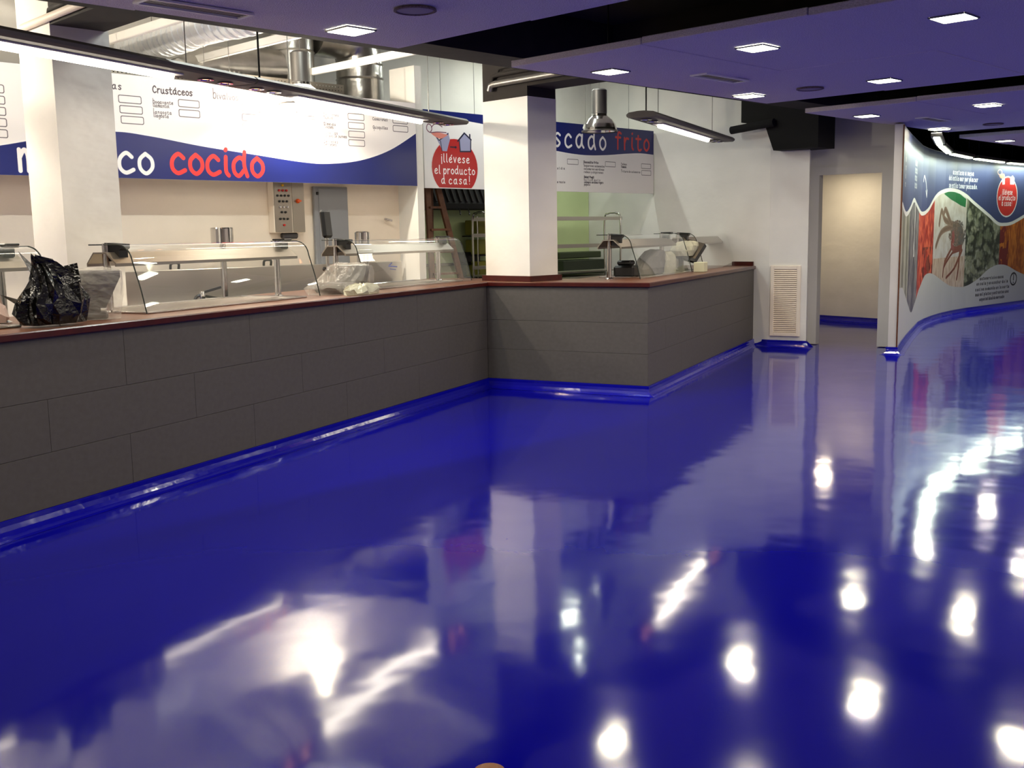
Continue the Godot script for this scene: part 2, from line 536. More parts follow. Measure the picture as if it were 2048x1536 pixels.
func make_materials() -> void:
	var plaster_n := norm_tex(11, 0.04, 3.0, 256, 4)
	M.white = bumpy(textured(mat(Color(0.93, 0.92, 0.9), 0.7), noise_tex(1, 0.012, Color(0.94, 0.94, 0.94), Color.WHITE, 256, 4), 0.5), plaster_n, 0.15)
	M.cream = bumpy(textured(mat(Color(0.97, 0.92, 0.86), 0.6), noise_tex(2, 0.012, Color(0.95, 0.95, 0.94), Color.WHITE, 256, 4), 0.5), plaster_n, 0.12)
	M.lime = textured(mat(Color(0.86, 0.93, 0.7), 0.55), noise_tex(3, 0.02, Color(0.93, 0.93, 0.92), Color.WHITE, 128, 3), 0.6)
	M.grey_wall = textured(mat(Color(0.82, 0.81, 0.79), 0.7), noise_tex(4, 0.012, Color(0.95, 0.95, 0.95), Color.WHITE, 128, 4), 0.5)
	M.dark = textured(mat(Color(0.15, 0.12, 0.105), 0.85), noise_tex(5, 0.03, Color(0.7, 0.7, 0.7), Color.WHITE, 256, 4), 0.7)
	M.black = textured(mat(Color(0.055, 0.05, 0.05), 0.9), noise_tex(6, 0.03, Color(0.7, 0.7, 0.7), Color.WHITE, 128, 4), 0.7)
	# floor: poured blue resin, mirror-like with long swells and an orange-peel skin
	var size := 1024
	var n1 := FastNoiseLite.new()
	n1.seed = 21
	n1.frequency = 1.0
	n1.fractal_octaves = 2
	var hs := PackedFloat32Array()
	hs.resize(size * size)
	for y in size:
		for x in size:
			var wx := x * 28.0 / size
			var wy := y * 28.0 / size
			hs[y * size + x] = n1.get_noise_2d(wx * 0.9, wy * 0.9) * 0.36 + n1.get_noise_2d(wx * 3.2 + 60.0, wy * 3.2) * 0.085 + n1.get_noise_2d(wx * 9.0, wy * 9.0 + 90.0) * 0.016
	var nm := Image.create(size, size, true, Image.FORMAT_RGBA8)
	for y in size:
		for x in size:
			var dx := (hs[y * size + mini(x + 1, size - 1)] - hs[y * size + maxi(x - 1, 0)]) * size / 56.0
			var dy := (hs[mini(y + 1, size - 1) * size + x] - hs[maxi(y - 1, 0) * size + x]) * size / 56.0
			var n := Vector3(-dx, dy, 1).normalized()
			nm.set_pixel(x, y, Color(n.x * 0.5 + 0.5, n.y * 0.5 + 0.5, n.z * 0.5 + 0.5))
	M.floor = bumpy(mat(Color(0.03, 0.03, 0.58), 0.085, 0.0, 0.5), ImageTexture.create_from_image(nm), 0.0045, 1.0 / 28.0)
	M.floor.uv1_offset = Vector3(0.25, 0.5, 0.9)
	M.floor.albedo_texture = noise_tex(23, 0.02, Color(0.86, 0.86, 0.9), Color.WHITE, 256, 4)
	M.cove = bumpy(mat(Color(0.05, 0.045, 0.62), 0.12), norm_tex(24, 0.03, 2.0), 0.25, 1.5)
	M.panel = textured(mat(Color(0.37, 0.355, 0.34), 0.55, 0.0, 0.35), noise_tex(31, 0.05, Color(0.92, 0.915, 0.91), Color.WHITE, 256, 3), 1.6)
	M.panel_dark = mat(Color(0.05, 0.048, 0.046), 0.9)
	var grain := noise_tex(32, 0.03, Color(0.72, 0.66, 0.62), Color(1, 1, 1), 256, 5)
	M.wood = textured(mat(Color(0.5, 0.33, 0.24), 0.32), grain, 0.9)
	M.wood.uv1_scale = Vector3(0.5, 3.0, 3.0)
	M.nosing = textured(mat(Color(0.3, 0.07, 0.055), 0.3), grain, 1.5)
	M.ladder = textured(mat(Color(0.45, 0.27, 0.14), 0.5), grain, 2.5)
	M.steel = bumpy(mat(Color(0.74, 0.72, 0.69), 0.3, 1.0), norm_tex(33, 0.08, 1.0, 128), 0.08, 2.0)
	M.steel_dull = mat(Color(0.6, 0.57, 0.53), 0.42, 1.0)
	M.chrome = mat(Color(0.82, 0.81, 0.8), 0.12, 1.0)
	M.alu = mat(Color(0.5, 0.49, 0.48), 0.4, 0.8)
	M.galv = bumpy(textured(mat(Color(0.8, 0.79, 0.77), 0.28, 1.0), noise_tex(34, 0.04, Color(0.8, 0.8, 0.8), Color.WHITE, 128, 3, FastNoiseLite.TYPE_CELLULAR), 1.5), norm_tex(35, 0.05, 2.0, 128), 0.2)
	M.foil = bumpy(mat(Color(0.95, 0.96, 0.97), 0.45, 0.15), norm_tex(36, 0.06, 5.0, 128), 0.6, 3.0)
	M.speaker = mat(Color(0.62, 0.58, 0.6), 0.8)
	M.rail = mat(Color(0.33, 0.31, 0.295), 0.6, 0.0)
	M.plastic_black = mat(Color(0.03, 0.03, 0.032), 0.35)
	M.plastic_grey = mat(Color(0.22, 0.21, 0.22), 0.45)
	M.lilac_grey = mat(Color(0.55, 0.56, 0.58), 0.5)
	M.red = mat(Color(0.75, 0.06, 0.05), 0.35)
	M.orange = mat(Color(0.9, 0.35, 0.05), 0.35)
	M.yellow = mat(Color(0.9, 0.7, 0.1), 0.4)
	M.blue = mat(Color(0.08, 0.2, 0.6), 0.4)
	M.white_paint = mat(Color(0.92, 0.91, 0.89), 0.4)
	M.glass = sheet(Color(0.92, 0.97, 0.94), 0.06, 0.02)
	M.glass_edge = mat(Color(0.1, 0.14, 0.12), 0.2)
	M.film = bumpy(sheet(Color(0.9, 0.88, 0.84), 0.24, 0.3), norm_tex(37, 0.05, 6.0, 128), 0.8, 3.0)
	M.film_dense = bumpy(sheet(Color(0.84, 0.83, 0.74), 0.62, 0.35), norm_tex(38, 0.05, 6.0, 128), 0.8, 3.0)
	M.bin = bumpy(mat(Color(0.018, 0.018, 0.018), 0.22), norm_tex(39, 0.06, 5.0, 128), 0.5, 4.0)
	M.cloth = textured(mat(Color(0.42, 0.41, 0.41), 0.85), noise_tex(40, 0.1, Color(0.85, 0.85, 0.85), Color.WHITE, 128, 3), 3.0)
	# wood-wool ceiling boards
	M.wool = bumpy(textured(mat(Color(0.97, 0.94, 0.95), 0.95), noise_tex(41, 0.16, Color(0.8, 0.78, 0.78), Color.WHITE, 512, 4), 1.1), norm_tex(42, 0.16, 6.0, 512, 3), 0.7)
	M.wool_edge = textured(mat(Color(0.6, 0.53, 0.5), 0.95), noise_tex(43, 0.1, Color(0.55, 0.5, 0.48), Color.WHITE, 256, 4), 4.0)
	M.lens = glow(Color(0.97, 1.0, 0.88), 9.0)
	M.tube = glow(NEUT, 9.0)
	M.tube_cool = glow(Color(0.97, 1.0, 0.86), 6.0)
	M.bulb = glow(NEUT, 60.0)
	M.halogen = glow(Color(1.0, 0.62, 0.4), 8.0)
	M.prism_glass = sheet(Color(0.95, 0.95, 0.95), 0.22, 0.08)

# ------------------------------------------------------------------ the room
func kbox(st: SurfaceTool, u0: float, u1: float, h0: float, h1: float, v0: float, v1: float) -> void:
	box2(st, Vector3(u0, h0, -v1), Vector3(u1, h1, -v0))
func wall_line(called: String, pts: Array, h0: float, h1: float, thick: float, m: Material, label: String, cat := "wall") -> MeshInstance3D:
	# a wall whose room face is the line; it grows to the left of it
	var st := mb()
	var back := offs(pts, -thick)
	back.reverse()
	plan(st, pts + back, h0, h1)
	return struct(called, st, m, label, cat)

func room() -> void:
	var st := mb()
	kbox(st, -2.6, 25.6, -0.12, 0.0, -5.1, 10.3)
	struct("floor", st, M.floor, "glossy cobalt blue poured resin floor", "floor", BK)
	st = mb(); kbox(st, -2.6, 12.3, 0, 3.9, 10.2, 10.3)
	struct("wall_rear", st, M.white, "tall white rear wall of the kitchen", "wall", BK)
	st = mb(); kbox(st, 7.6, 12.05, 0, 2.35, 10.185, 10.2)
	struct("wall_lime", st, M.lime, "pale lime green lower wall deep in the kitchen", "wall", BK)
	st = mb(); kbox(st, 1.6, 7.443, 0, 2.93, 9.0, 9.09)
	struct("wall_partition", st, M.cream, "cream partition wall under the long menu board", "wall", BK)
	st = mb(); kbox(st, 7.443, 7.535, 0, 3.285, 8.68, 9.09)
	struct("wall_stub", st, M.white, "narrow white upright wall end beside the take-home sign", "wall", BK)
	st = mb(); kbox(st, 12.06, 12.3, 0, 2.86, 7.155, 10.2)
	kbox(st, 12.14, 12.3, 2.86, 3.9, 7.5, 10.2)
	struct("wall_right", st, M.white, "white side wall where the short counter ends", "wall", BK)
	st = mb(); kbox(st, -2.6, -2.5, 0, 3.9, -5.1, 10.3)
	struct("wall_left", st, M.white, "white wall closing the hall beyond the long counter", "wall", BK)
	st = mb(); kbox(st, -2.6, 25.6, 0, 3.3, -3.0, -2.9)
	struct("wall_front", st, M.cream, "pale wall of the dining hall behind the photographer", "wall", BK)
	st = mb(); kbox(st, 25.5, 25.6, 0, 3.4, -5.1, 7.3)
	struct("wall_far", st, M.cream, "pale wall at the far end of the dining hall", "wall", BK)
	# the wall with the air grille, its return and the doorway
	var Q := Vector3(3.351, 0, -13.618)
	var V := Vector3(3.775, 0, -13.368)
	var cs := Vector3(3.914, 0, -13.805)
	var ce := Vector3(4.86, 0, -13.2)
	var dl := Vector3(4.015, 0, -13.74)
	var dr := Vector3(4.673, 0, -13.319)
	st = mb()
	plan(st, [Q, V, cs, Vector3(3.86, 0, -14.0), Vector3(3.5, 0, -14.3)], 0, 3.3)
	struct("wall_vent", st, M.white, "white wall carrying the tall louvred air grille", "wall")
	wall_line("wall_door", [cs, ce], 2.2, 3.3, 0.14, M.grey_wall, "grey-white wall above the doorway")
	# door frame
	var nrm := rightof(dr - dl)
	var door := Node3D.new()
	door.name = "door_1"
	add_child(door)
	tag(door, "open doorway with a plain grey painted frame", "door", "", "structure")
	for j in [[cs, dl], [dr, ce - (ce - dr).normalized() * 0.06]]:
		st = mb()
		plan(st, [j[0] + nrm * 0.02, j[1] + nrm * 0.02, j[1] - nrm * 0.14, j[0] - nrm * 0.14], 0.01, 2.2)
		part(door, "jamb", st, M.grey_wall)
	st = mb()
	plan(st, [cs + nrm * 0.02, ce + nrm * 0.02 - (ce - dr).normalized() * 0.06, ce - nrm * 0.0, cs], 2.19, 2.29)
	part(door, "head_casing", st, M.grey_wall)
	# corridor behind the doorway
	wall_line("wall_corridor", [Vector3(4.25, 0, -18.725), Vector3(6.13, 0, -16.13)], 0, 2.5, 0.1, M.white, "white corridor wall seen through the doorway")
	wall_line("wall_corridor_side", [Vector3(3.88, 0, -13.95), Vector3(4.25, 0, -18.8)], 0, 2.5, 0.1, M.white, "side wall of the corridor behind the doorway")
	st = mb()
	plan(st, [Vector3(3.86, 0, -14.0), Vector3(4.9, 0, -13.36), Vector3(6.2, 0, -16.1), Vector3(4.25, 0, -18.75)], 2.43, 2.5)
	struct("ceiling_corridor", st, M.white, "low white ceiling of the corridor", "ceiling")
	# curved wall
	var pts: Array = MURAL.duplicate()
	wall_line("wall_curved", pts, 0, 2.7, 0.1, M.grey_wall, "long curved free-standing wall behind the mural print")
	# pillars
	st = mb(); kbox(st, 2.96, 3.355, 0, 3.9, 7.05, 7.58)
	struct("pillar", st, M.white, "white square pillar behind the long counter, near the black bag", "pillar", BK)
	st = mb(); kbox(st, 7.45, 7.855, 1.046, 2.807, 7.05, 7.66)
	var p2 := struct("pillar", st, M.white, "white square pillar rising from the counter's inner corner", "pillar", BK)
	st = mb(); kbox(st, 7.452, 7.853, 2.807, 3.9, 7.052, 7.658)
	part(p2, "brown_cap", st, M.dark, "dark brown painted top of the pillar")
	st = mb()
	kbox(st, 7.42, 7.885, 1.046, 1.1, 7.02, 7.05); kbox(st, 7.42, 7.45, 1.046, 1.1, 7.05, 7.69)
	kbox(st, 7.855, 7.885, 1.046, 1.1, 7.05, 7.69)
	part(p2, "wooden_collar", st, M.nosing, "dark red wooden collar")
	# coved skirtings
	var prof := [Vector2(0, 0.09), Vector2(0.013, 0.088), Vector2(0.014, 0.062), Vector2(0.022, 0.036), Vector2(0.038, 0.016), Vector2(0.062, 0.005), Vector2(0.09, 0.001)]
	st = mb(); sweep(st, [CL(-9.5, 0, 0.005), A0 + BC * Vector3(0, 0, -0.005), C0, E0 + Vector3(0.02, 0, -0.04)], prof)
	struct("baseboard_counter", st, M.cove, "glossy blue coved skirting along the counters", "skirting")
	st = mb(); sweep(st, [E0 + Vector3(0.03, 0, 0.0), Q, V, V + Vector3(0.03, 0, -0.09)], prof)
	struct("baseboard_vent", st, M.cove, "blue coved skirting below the air grille", "skirting")
	st = mb(); sweep(st, [Vector3(4.80, 0, -13.13), Vector3(4.523, 0, -12.525)] + pts, prof)
	struct("baseboard_mural", st, M.cove, "blue coved skirting following the curved mural wall", "skirting")
	st = mb(); sweep(st, [Vector3(4.25, 0, -18.725), Vector3(6.13, 0, -16.13)], prof)
	struct("baseboard_corridor", st, M.cove, "blue coved skirting of the corridor wall", "skirting")
	# air grille on the end wall
	var d := (V - Q).normalized()
	var gb := Basis(d, Vector3.UP, d.cross(Vector3.UP))
	var g := thing("air_grille", "tall white louvred air grille on the end wall beside the doorway", "grille", Q + d * 0.218 + Vector3(0, 0.14, 0) + d.cross(Vector3.UP) * 0.001, gb)
	st = mb()
	cbox(st, Vector3(-0.17, 0.455, 0.012), Vector3(0.05, 0.91, 0.024), 0.006); cbox(st, Vector3(0.17, 0.455, 0.012), Vector3(0.05, 0.91, 0.024), 0.006)
	cbox(st, Vector3(0, 0.025, 0.012), Vector3(0.3, 0.05, 0.024), 0.006); cbox(st, Vector3(0, 0.885, 0.012), Vector3(0.3, 0.05, 0.024), 0.006)
	part(g, "frame", st, M.cream)
	st = mb(); box(st, Vector3(0, 0.455, 0.003), Vector3(0.3, 0.82, 0.004)); part(g, "backing", st, M.cream)
	st = mb(); box(st, Vector3.ZERO, Vector3(0.29, 0.003, 0.024), Basis(Vector3.RIGHT, 0.75))
	var slat := st.commit()
	for i in 32:
		var o := MeshInstance3D.new()
		o.mesh = slat
		o.material_override = M.cream
		o.name = "slat"
		o.position = Vector3(0, 0.066 + i * 0.0252, 0.014)
		g.add_child(o, true)

# ------------------------------------------------------------------ ceilings
func ceilings() -> void:
	var st := mb()
	kbox(st, -2.6, 25.6, 3.3, 3.4, -5.1, 6.4)
	kbox(st, 12.32, 25.6, 3.3, 3.4, 6.4, 10.3)
	struct("ceiling", st, M.black, "black painted ceiling deck above the hanging rafts", "ceiling", BK)
	st = mb(); kbox(st, -2.6, 12.3, 3.9, 4.0, 6.0, 10.3)
	struct("ceiling_kitchen", st, M.white, "high white ceiling over the kitchen", "ceiling", BK)
	st = mb(); kbox(st, -2.5, 11.9, 2.9, 3.9, 6.0, 6.4)
	struct("beam", st, M.dark, "dark brown beam along the kitchen side of the rafts", "beam", BK)
	for b in [[2.962, 3.33, "dark brown beam running from the pillar near the black bag"], [7.452, 7.84, "dark brown beam running from the pillar at the counter corner"]]:
		st = mb(); kbox(st, b[0], b[1], 2.9, 3.3, -5.0, 6.0); kbox(st, b[0], b[1], 2.9, 3.9, 6.4, 7.05)
		struct("beam", st, M.dark, b[2], "beam", BK)
	st = mb()
	# haunched beam end over the grille wall: profile in (v, h)
	var prof := [Vector2(7.5, 3.3), Vector2(7.5, 2.87), Vector2(7.15, 2.8), Vector2(7.03, 2.49), Vector2(6.42, 2.49), Vector2(6.42, 2.9), Vector2(-5.0, 2.9), Vector2(-5.0, 3.3)]
	extrude(st, prof, 0.42, Transform3D(Basis(Vector3(0, 0, -1), Vector3.UP, Vector3.RIGHT), Vector3(11.9, 0, 0)))
	struct("beam", st, M.black, "black beam with a haunched end beside the doorway", "beam", BK)
	# conduits beside the beams
	var cnd := [[7.41, 2.955, 7.52, 6.42, 0.032, "thick brown conduit at the corner pillar, lowest of three"], [7.425, 3.04, 7.5, 6.42, 0.022, "middle brown conduit at the corner pillar"], [7.425, 3.1, 7.42, 6.42, 0.012, "thin brown cable pipe at the corner pillar, uppermost of three"], [2.935, 2.93, 7.48, 6.42, 0.026, "beige conduit on the pillar near the black bag"], [2.94, 2.985, 7.0, 6.42, 0.02, "thinner brown conduit above the pillar near the black bag"]]
	for c in cnd:
		st = mb()
		tube(st, [K(c[0], c[1] - 0.06, c[2]), K(c[0], c[1] - 0.01, c[2] - 0.02), K(c[0], c[1], c[2] - 0.07), K(c[0], c[1] + 0.01, c[3])], c[4], 8)
		var o := part(self, numbered("conduit"), st, M.cream if c[4] == 0.026 else M.alu if c[4] == 0.032 else M.dark)
		tag(o, c[5], "pipe", "conduits by the beams")
	st = mb()
	tube(st, [K(11.86, 2.78, 7.62), K(11.86, 2.83, 7.0)], 0.05, 10)
	tag(part(self, numbered("conduit"), st, M.black), "black pipe on the end wall below the haunched beam", "pipe", "conduits by the beams")
	# hanging rafts of wood-wool boards
	var rafts := [[0.95, 4.59, 5.5, "hanging purple-grey wood-wool ceiling raft over the long counter"], [5.7, 9.27, 5.56, "large hanging wood-wool ceiling raft with the most downlights"], [10.3, 13.97, 5.72, "third hanging wood-wool ceiling raft, above the doorway side"], [14.98, 18.6, 5.95, "farthest hanging wood-wool ceiling raft beyond the mural lamps"]]
	for r in rafts:
		var o := thing("ceiling_raft", r[3], "ceiling raft", BK * Vector3(r[0], 2.72, -r[2]), BK, "wood-wool ceiling rafts")
		var wu: float = (r[1] - r[0]) / 2.0
		st = mb(); cbox(st, Vector3(wu / 2, 0.024, 0.6), Vector3(wu - 0.006, 0.048, 1.194), 0.004)
		var board := st.commit()
		for i in 2:
			for j in 6:
				var q := MeshInstance3D.new()
				q.mesh = board
				q.material_override = M.wool
				q.name = "board"
				q.position = Vector3(i * wu, 0.004 * ((i + j) % 2), j * 1.2)
				o.add_child(q, true)
		for i in 2:
			st = mb(); box(st, Vector3(0.4 + i * (wu * 2 - 0.8), 0.07, 3.6), Vector3(0.04, 0.03, 7.1)); part(o, "hanger_rail", st, M.black)
		for i in 4:
			st = mb(); tube(st, [Vector3(0.4 + (i % 2) * (wu * 2 - 0.8), 0.08, 0.6 + (i / 2) * 5.0), Vector3(0.4 + (i % 2) * (wu * 2 - 0.8), 0.58, 0.6 + (i / 2) * 5.0)], 0.006, 5); part(o, "hanger_rod", st, M.black)
	# slot grilles and round speakers in the rafts
	for a in [[2.97, 5.22, "slot air grille in the raft over the long counter"], [7.38, 4.85, "slot air grille in the large raft between downlights"], [12.1, 5.1, "slot air grille in the third raft near the mural"]]:
		var o := thing("slot_grille", a[2], "grille", K(a[0], 2.72, a[1]), BK, "slot grilles in the rafts")
		st = mb()
		for s in [-1, 1]:
			box(st, Vector3(0, -0.006, s * 0.07), Vector3(0.62, 0.012, 0.018)); box(st, Vector3(s * 0.3, -0.006, 0), Vector3(0.02, 0.012, 0.13))
		part(o, "frame", st, M.white_paint)
		for k in 4:
			st = mb(); box(st, Vector3(0, -0.003, -0.042 + k * 0.028), Vector3(0.58, 0.003, 0.024), Basis(Vector3.RIGHT, 0.12)); part(o, "slat", st, M.alu)
	for a in [[3.88, 4.5, "round speaker grille in the raft over the long counter"], [8.57, 4.71, "round speaker grille in the large raft"], [13.3, 4.88, "round speaker grille in the third raft"]]:
		var o := thing("ceiling_speaker", a[2], "speaker", K(a[0], 2.72, a[1]), BK, "round ceiling speakers")
		st = mb(); lathe(st, [Vector2(0.115, 0), Vector2(0.118, -0.008), Vector2(0.105, -0.012), Vector2(0.1, -0.006), Vector2(0.1, 0)], Vector3.ZERO, 28); part(o, "rim", st, M.wool_edge)
		st = mb(); lathe(st, [Vector2(0.1, -0.005), Vector2(0.06, -0.008), Vector2(0.0, -0.009)], Vector3.ZERO, 28); part(o, "mesh_cover", st, M.speaker)

# ------------------------------------------------------------------ lamps
func downlight(at: Vector3, basis: Basis, label: String, e: float, col: Color, group := "square downlights in the rafts") -> void:
	var o := thing("downlight", label, "downlight", at, basis, group)
	var st := mb()
	for s in [-1, 1]:
		cbox(st, Vector3(0, -0.005, s * 0.106), Vector3(0.222, 0.01, 0.01), 0.003); cbox(st, Vector3(s * 0.106, -0.005, 0), Vector3(0.01, 0.01, 0.202), 0.003)
	part(o, "frame", st, M.alu)
	st = mb(); cbox(st, Vector3(0, -0.006, 0), Vector3(0.2, 0.011, 0.2), 0.003); part(o, "diffuser", st, M.lens)
	area_light(o, "light", Vector3(0, -0.02, 0), Vector2(0.18, 0.18), e, col)

func rail_lamp(at: Vector3, label: String, rod_x: float) -> void:
	# a flat suspended profile 3.24 m long, a fluorescent tube in its middle and two spots at each end
	var o := thing("rail_lamp", label, "pendant lamp", at, BC, "suspended linear lamps over the counters")
	var st := mb()
	extrude(st, [Vector2(-0.14, 0.0), Vector2(-0.12, -0.012), Vector2(0.12, -0.012), Vector2(0.14, 0.0), Vector2(0.145, 0.02), Vector2(0.12, 0.04), Vector2(0.03, 0.05), Vector2(-0.03, 0.05), Vector2(-0.12, 0.04), Vector2(-0.145, 0.02)], 3.24, Transform3D(Basis(Vector3(0, 0, 1), Vector3.UP, Vector3(-1, 0, 0)), Vector3(3.24, 0, 0)))
	part(o, "profile", st, M.rail)
	st = mb(); box(st, Vector3(1.62, -0.016, -0.02), Vector3(2.02, 0.012, 0.11)); part(o, "reflector", st, M.white_paint)
	st = mb(); tube(st, [Vector3(0.66, -0.034, -0.02), Vector3(2.58, -0.034, -0.02)], 0.022, 10); part(o, "fluorescent_tube", st, M.tube)
	area_light(o, "tube_light", Vector3(1.62, -0.058, -0.02), Vector2(1.9, 0.05), 0.48, NEUT)
	for x in [0.16, 0.36, 2.88, 3.08]:
		st = mb(); lathe(st, [Vector2(0.05, -0.012), Vector2(0.055, -0.022), Vector2(0.042, -0.022), Vector2(0.036, -0.008)], Vector3(x, 0, 0), 18)
		var s := part(o, "spot_ring", st, M.chrome)
		st = mb(); lathe(st, [Vector2(0.0, -0.014), Vector2(0.03, -0.014), Vector2(0.034, -0.01)], Vector3(x, 0, 0), 14); part(s, "halogen_bulb", st, M.halogen)
		var l := SpotLight3D.new()
		l.name = "spot_light"
		o.add_child(l, true)
		l.transform = Transform3D(Basis(Vector3.RIGHT, -PI / 2), Vector3(x, -0.03, 0))
		l.spot_angle = 42.0
		l.light_energy = 0.32
		l.light_color = WARM
		l.light_size = 0.03
		l.spot_range = 30.0
		l.spot_attenuation = 2.0
		l.shadow_enabled = true
	for x in [0.55, 2.7]:
		st = mb(); tube(st, [Vector3(x, 0.05, 0), Vector3(x, 0.72 if at.x > 1 else 1.3, 0)], 0.0035, 5); part(o, "wire", st, M.alu)
	st = mb(); tube(st, [Vector3(rod_x, 0.05, 0), Vector3(rod_x, 0.72, 0)], 0.008, 6); part(o, "black_rod", st, M.plastic_black)

func high_bay(at: Vector3, label: String, lit: bool, power := 2.3) -> void:
	# grey gear can above a ribbed clear bell
	var o := thing("high_bay_lamp", label, "pendant lamp", at, Basis.IDENTITY, "bell pendants of the kitchen")
	var st := mb(); lathe(st, [Vector2(0.0, 0.19), Vector2(0.085, 0.19), Vector2(0.088, 0.2), Vector2(0.088, 0.46), Vector2(0.07, 0.475), Vector2(0.0, 0.475)], Vector3.ZERO, 24); part(o, "gear_housing", st, M.alu)
	st = mb(); lathe(st, [Vector2(0.08, 0.17), Vector2(0.09, 0.172), Vector2(0.09, 0.195), Vector2(0.08, 0.195)], Vector3.ZERO, 24); part(o, "collar", st, M.chrome)
	st = mb(); lathe(st, [Vector2(0.205, 0.0), Vector2(0.2, 0.03), Vector2(0.185, 0.075), Vector2(0.15, 0.125), Vector2(0.1, 0.165), Vector2(0.08, 0.172)], Vector3.ZERO, 28)
	part(o, "bell_reflector", st, M.prism_glass if lit else M.chrome)
	st = mb(); lathe(st, [Vector2(0.205, -0.012), Vector2(0.212, -0.006), Vector2(0.212, 0.006), Vector2(0.203, 0.004)], Vector3.ZERO, 28); part(o, "rim", st, M.alu)
	st = mb(); lathe(st, [Vector2(0.0, 0.035), Vector2(0.03, 0.045), Vector2(0.042, 0.075), Vector2(0.035, 0.11), Vector2(0.02, 0.17)], Vector3.ZERO, 16); part(o, "bulb", st, M.bulb if lit else M.white_paint)
	st = mb(); tube(st, [Vector3(0, 0.475, 0), Vector3(0, 3.9 - at.y, 0)], 0.004, 5); part(o, "suspension_wire", st, M.alu)
	if lit:
		var l := OmniLight3D.new()
		l.name = "bulb_light"
		o.add_child(l)
		l.position = Vector3(0, 0.075, 0)
		l.light_energy = power
		l.light_color = NEUT
		l.light_size = 0.03
		l.omni_range = 40.0
		l.omni_attenuation = 2.0
		l.shadow_enabled = true

func lamps() -> void:
	var e := 1.0
	var dn := [[3.96, 5.18, "square downlight in the raft over the long counter"], [6.42, 5.2, "square downlight nearest the raft corner by the corner pillar"], [6.394, 3.91, "square downlight in the large raft, nearest the camera"], [8.55, 5.31, "square downlight at the far kitchen-side corner of the large raft"], [8.6, 4.05, "square downlight beside a speaker in the large raft"], [11.09, 5.41, "square downlight in the third raft, above the doorway"], [11.2, 4.17, "square downlight in the third raft, farthest from the kitchen"], [13.37, 5.56, "square downlight in the third raft above the mural lamps"], [15.99, 5.69, "square downlight in the farthest raft"]]
	for d in dn: downlight(K(d[0], 2.72, d[1]), BK, d[2], e, NEUT)
	for d in [[13.4, 4.3], [16.0, 4.4], [1.75, 5.18], [1.75, 3.9], [3.95, 3.0], [6.4, 2.6], [8.6, 2.75], [11.2, 2.9], [13.4, 3.0], [3.95, 1.7], [6.4, 1.3], [8.6, 1.4], [1.75, 2.6], [11.2, 1.6], [13.4, 1.7], [16.0, 3.1], [16.0, 1.8], [6.4, 0.0], [8.6, 0.1], [11.2, 0.3], [6.4, -1.2], [8.6, -1.2], [11.2, -1.1], [13.4, -1.0]]:
		downlight(K(d[0], 2.72, d[1]), BK, "square downlight of a raft, outside the picture", e, NEUT, "downlights out of the picture")
	downlight(Vector3(4.986, 2.43, -16.449), Basis(Vector3.UP, 0.6), "ceiling downlight inside the corridor behind the doorway", 1.1, Color(1.0, 0.9, 0.74), "corridor lamps")
	rail_lamp(CL(-3.18, 2.59, 0.33), "long grey suspended lamp with lit tube, ending near the take-home sign", 0.2)
	rail_lamp(CL(-6.44, 2.59, 0.33), "long grey suspended lamp with lit tube crossing the pillar near the black bag", 0.2)
	rail_lamp(CR(0.41, 2.58, 0.2), "shorter-looking grey suspended lamp over the right counter", 0.16)
	high_bay(K(5.82, 2.74, 8.4), "lit bell pendant glaring in front of the long menu board", true)
	high_bay(K(1.97, 2.74, 8.4), "lit bell pendant of the kitchen beyond the left picture edge", true, 3.4)
	high_bay(K(9.67, 2.68, 8.0), "unlit silver bell pendant in front of the fried fish board", false)
	# kitchen ceiling battens above the picture
	for b in [[4.7, 6.8, "ceiling batten lamp above the left half of the kitchen", 5.6], [8.9, 8.2, "ceiling batten lamp above the alley of the kitchen", 2.4], [10.2, 9.4, "ceiling batten lamp above the fried fish kitchen", 1.6]]:
		var o := thing("batten_lamp", b[2], "batten lamp", K(b[0], 3.9, b[1]), BK, "kitchen ceiling battens")
		var st := mb(); cbox(st, Vector3(0, -0.03, 0), Vector3(1.3, 0.06, 0.12), 0.008); part(o, "housing", st, M.white_paint)
		st = mb(); tube(st, [Vector3(-0.6, -0.08, 0), Vector3(0.6, -0.08, 0)], 0.018, 8); part(o, "fluorescent_tube", st, M.tube_cool)
		area_light(o, "tube_light", Vector3(0, -0.105, 0), Vector2(1.2, 0.05), b[3], Color(0.97, 1.0, 0.97))
	# tubes over the mural
	var path := [Vector3(5.32, 2.6, -13.31), Vector3(5.98, 2.6, -14.8), Vector3(6.77, 2.6, -16.4), Vector3(7.68, 2.6, -17.66), Vector3(8.85, 2.6, -19.0), Vector3(10.0, 2.6, -20.1), Vector3(11.2, 2.6, -21.2)]
	var nth := ["first", "second", "third", "fourth", "fifth", "sixth"]
	for i in path.size() - 1:
		var a: Vector3 = path[i]
		var b: Vector3 = path[i + 1]
		var d := (b - a).normalized()
		var ln := a.distance_to(b) - 0.3
		var o := thing("mural_lamp", "%s fluorescent batten from the doorway end of the mural" % nth[i], "batten lamp", (a + b) * 0.5, Basis(d, Vector3.UP, d.cross(Vector3.UP)), "battens along the mural")
		var st := mb(); cbox(st, Vector3(0, 0.05, 0), Vector3(ln + 0.08, 0.05, 0.13), 0.006); part(o, "housing", st, M.plastic_black)
		st = mb(); cbox(st, Vector3(0, 0.015, -0.0), Vector3(ln, 0.02, 0.075), 0.006); part(o, "diffuser", st, M.tube_cool)
		for s in [-1, 1]:
			st = mb(); tube(st, [Vector3(s * ln * 0.4, 0.075, 0), Vector3(s * ln * 0.4, 0.7, 0)], 0.006, 5); part(o, "hanger_rod", st, M.black)
		area_light(o, "tube_light", Vector3(0, -0.01, 0), Vector2(ln, 0.08), 1.3, COOL)

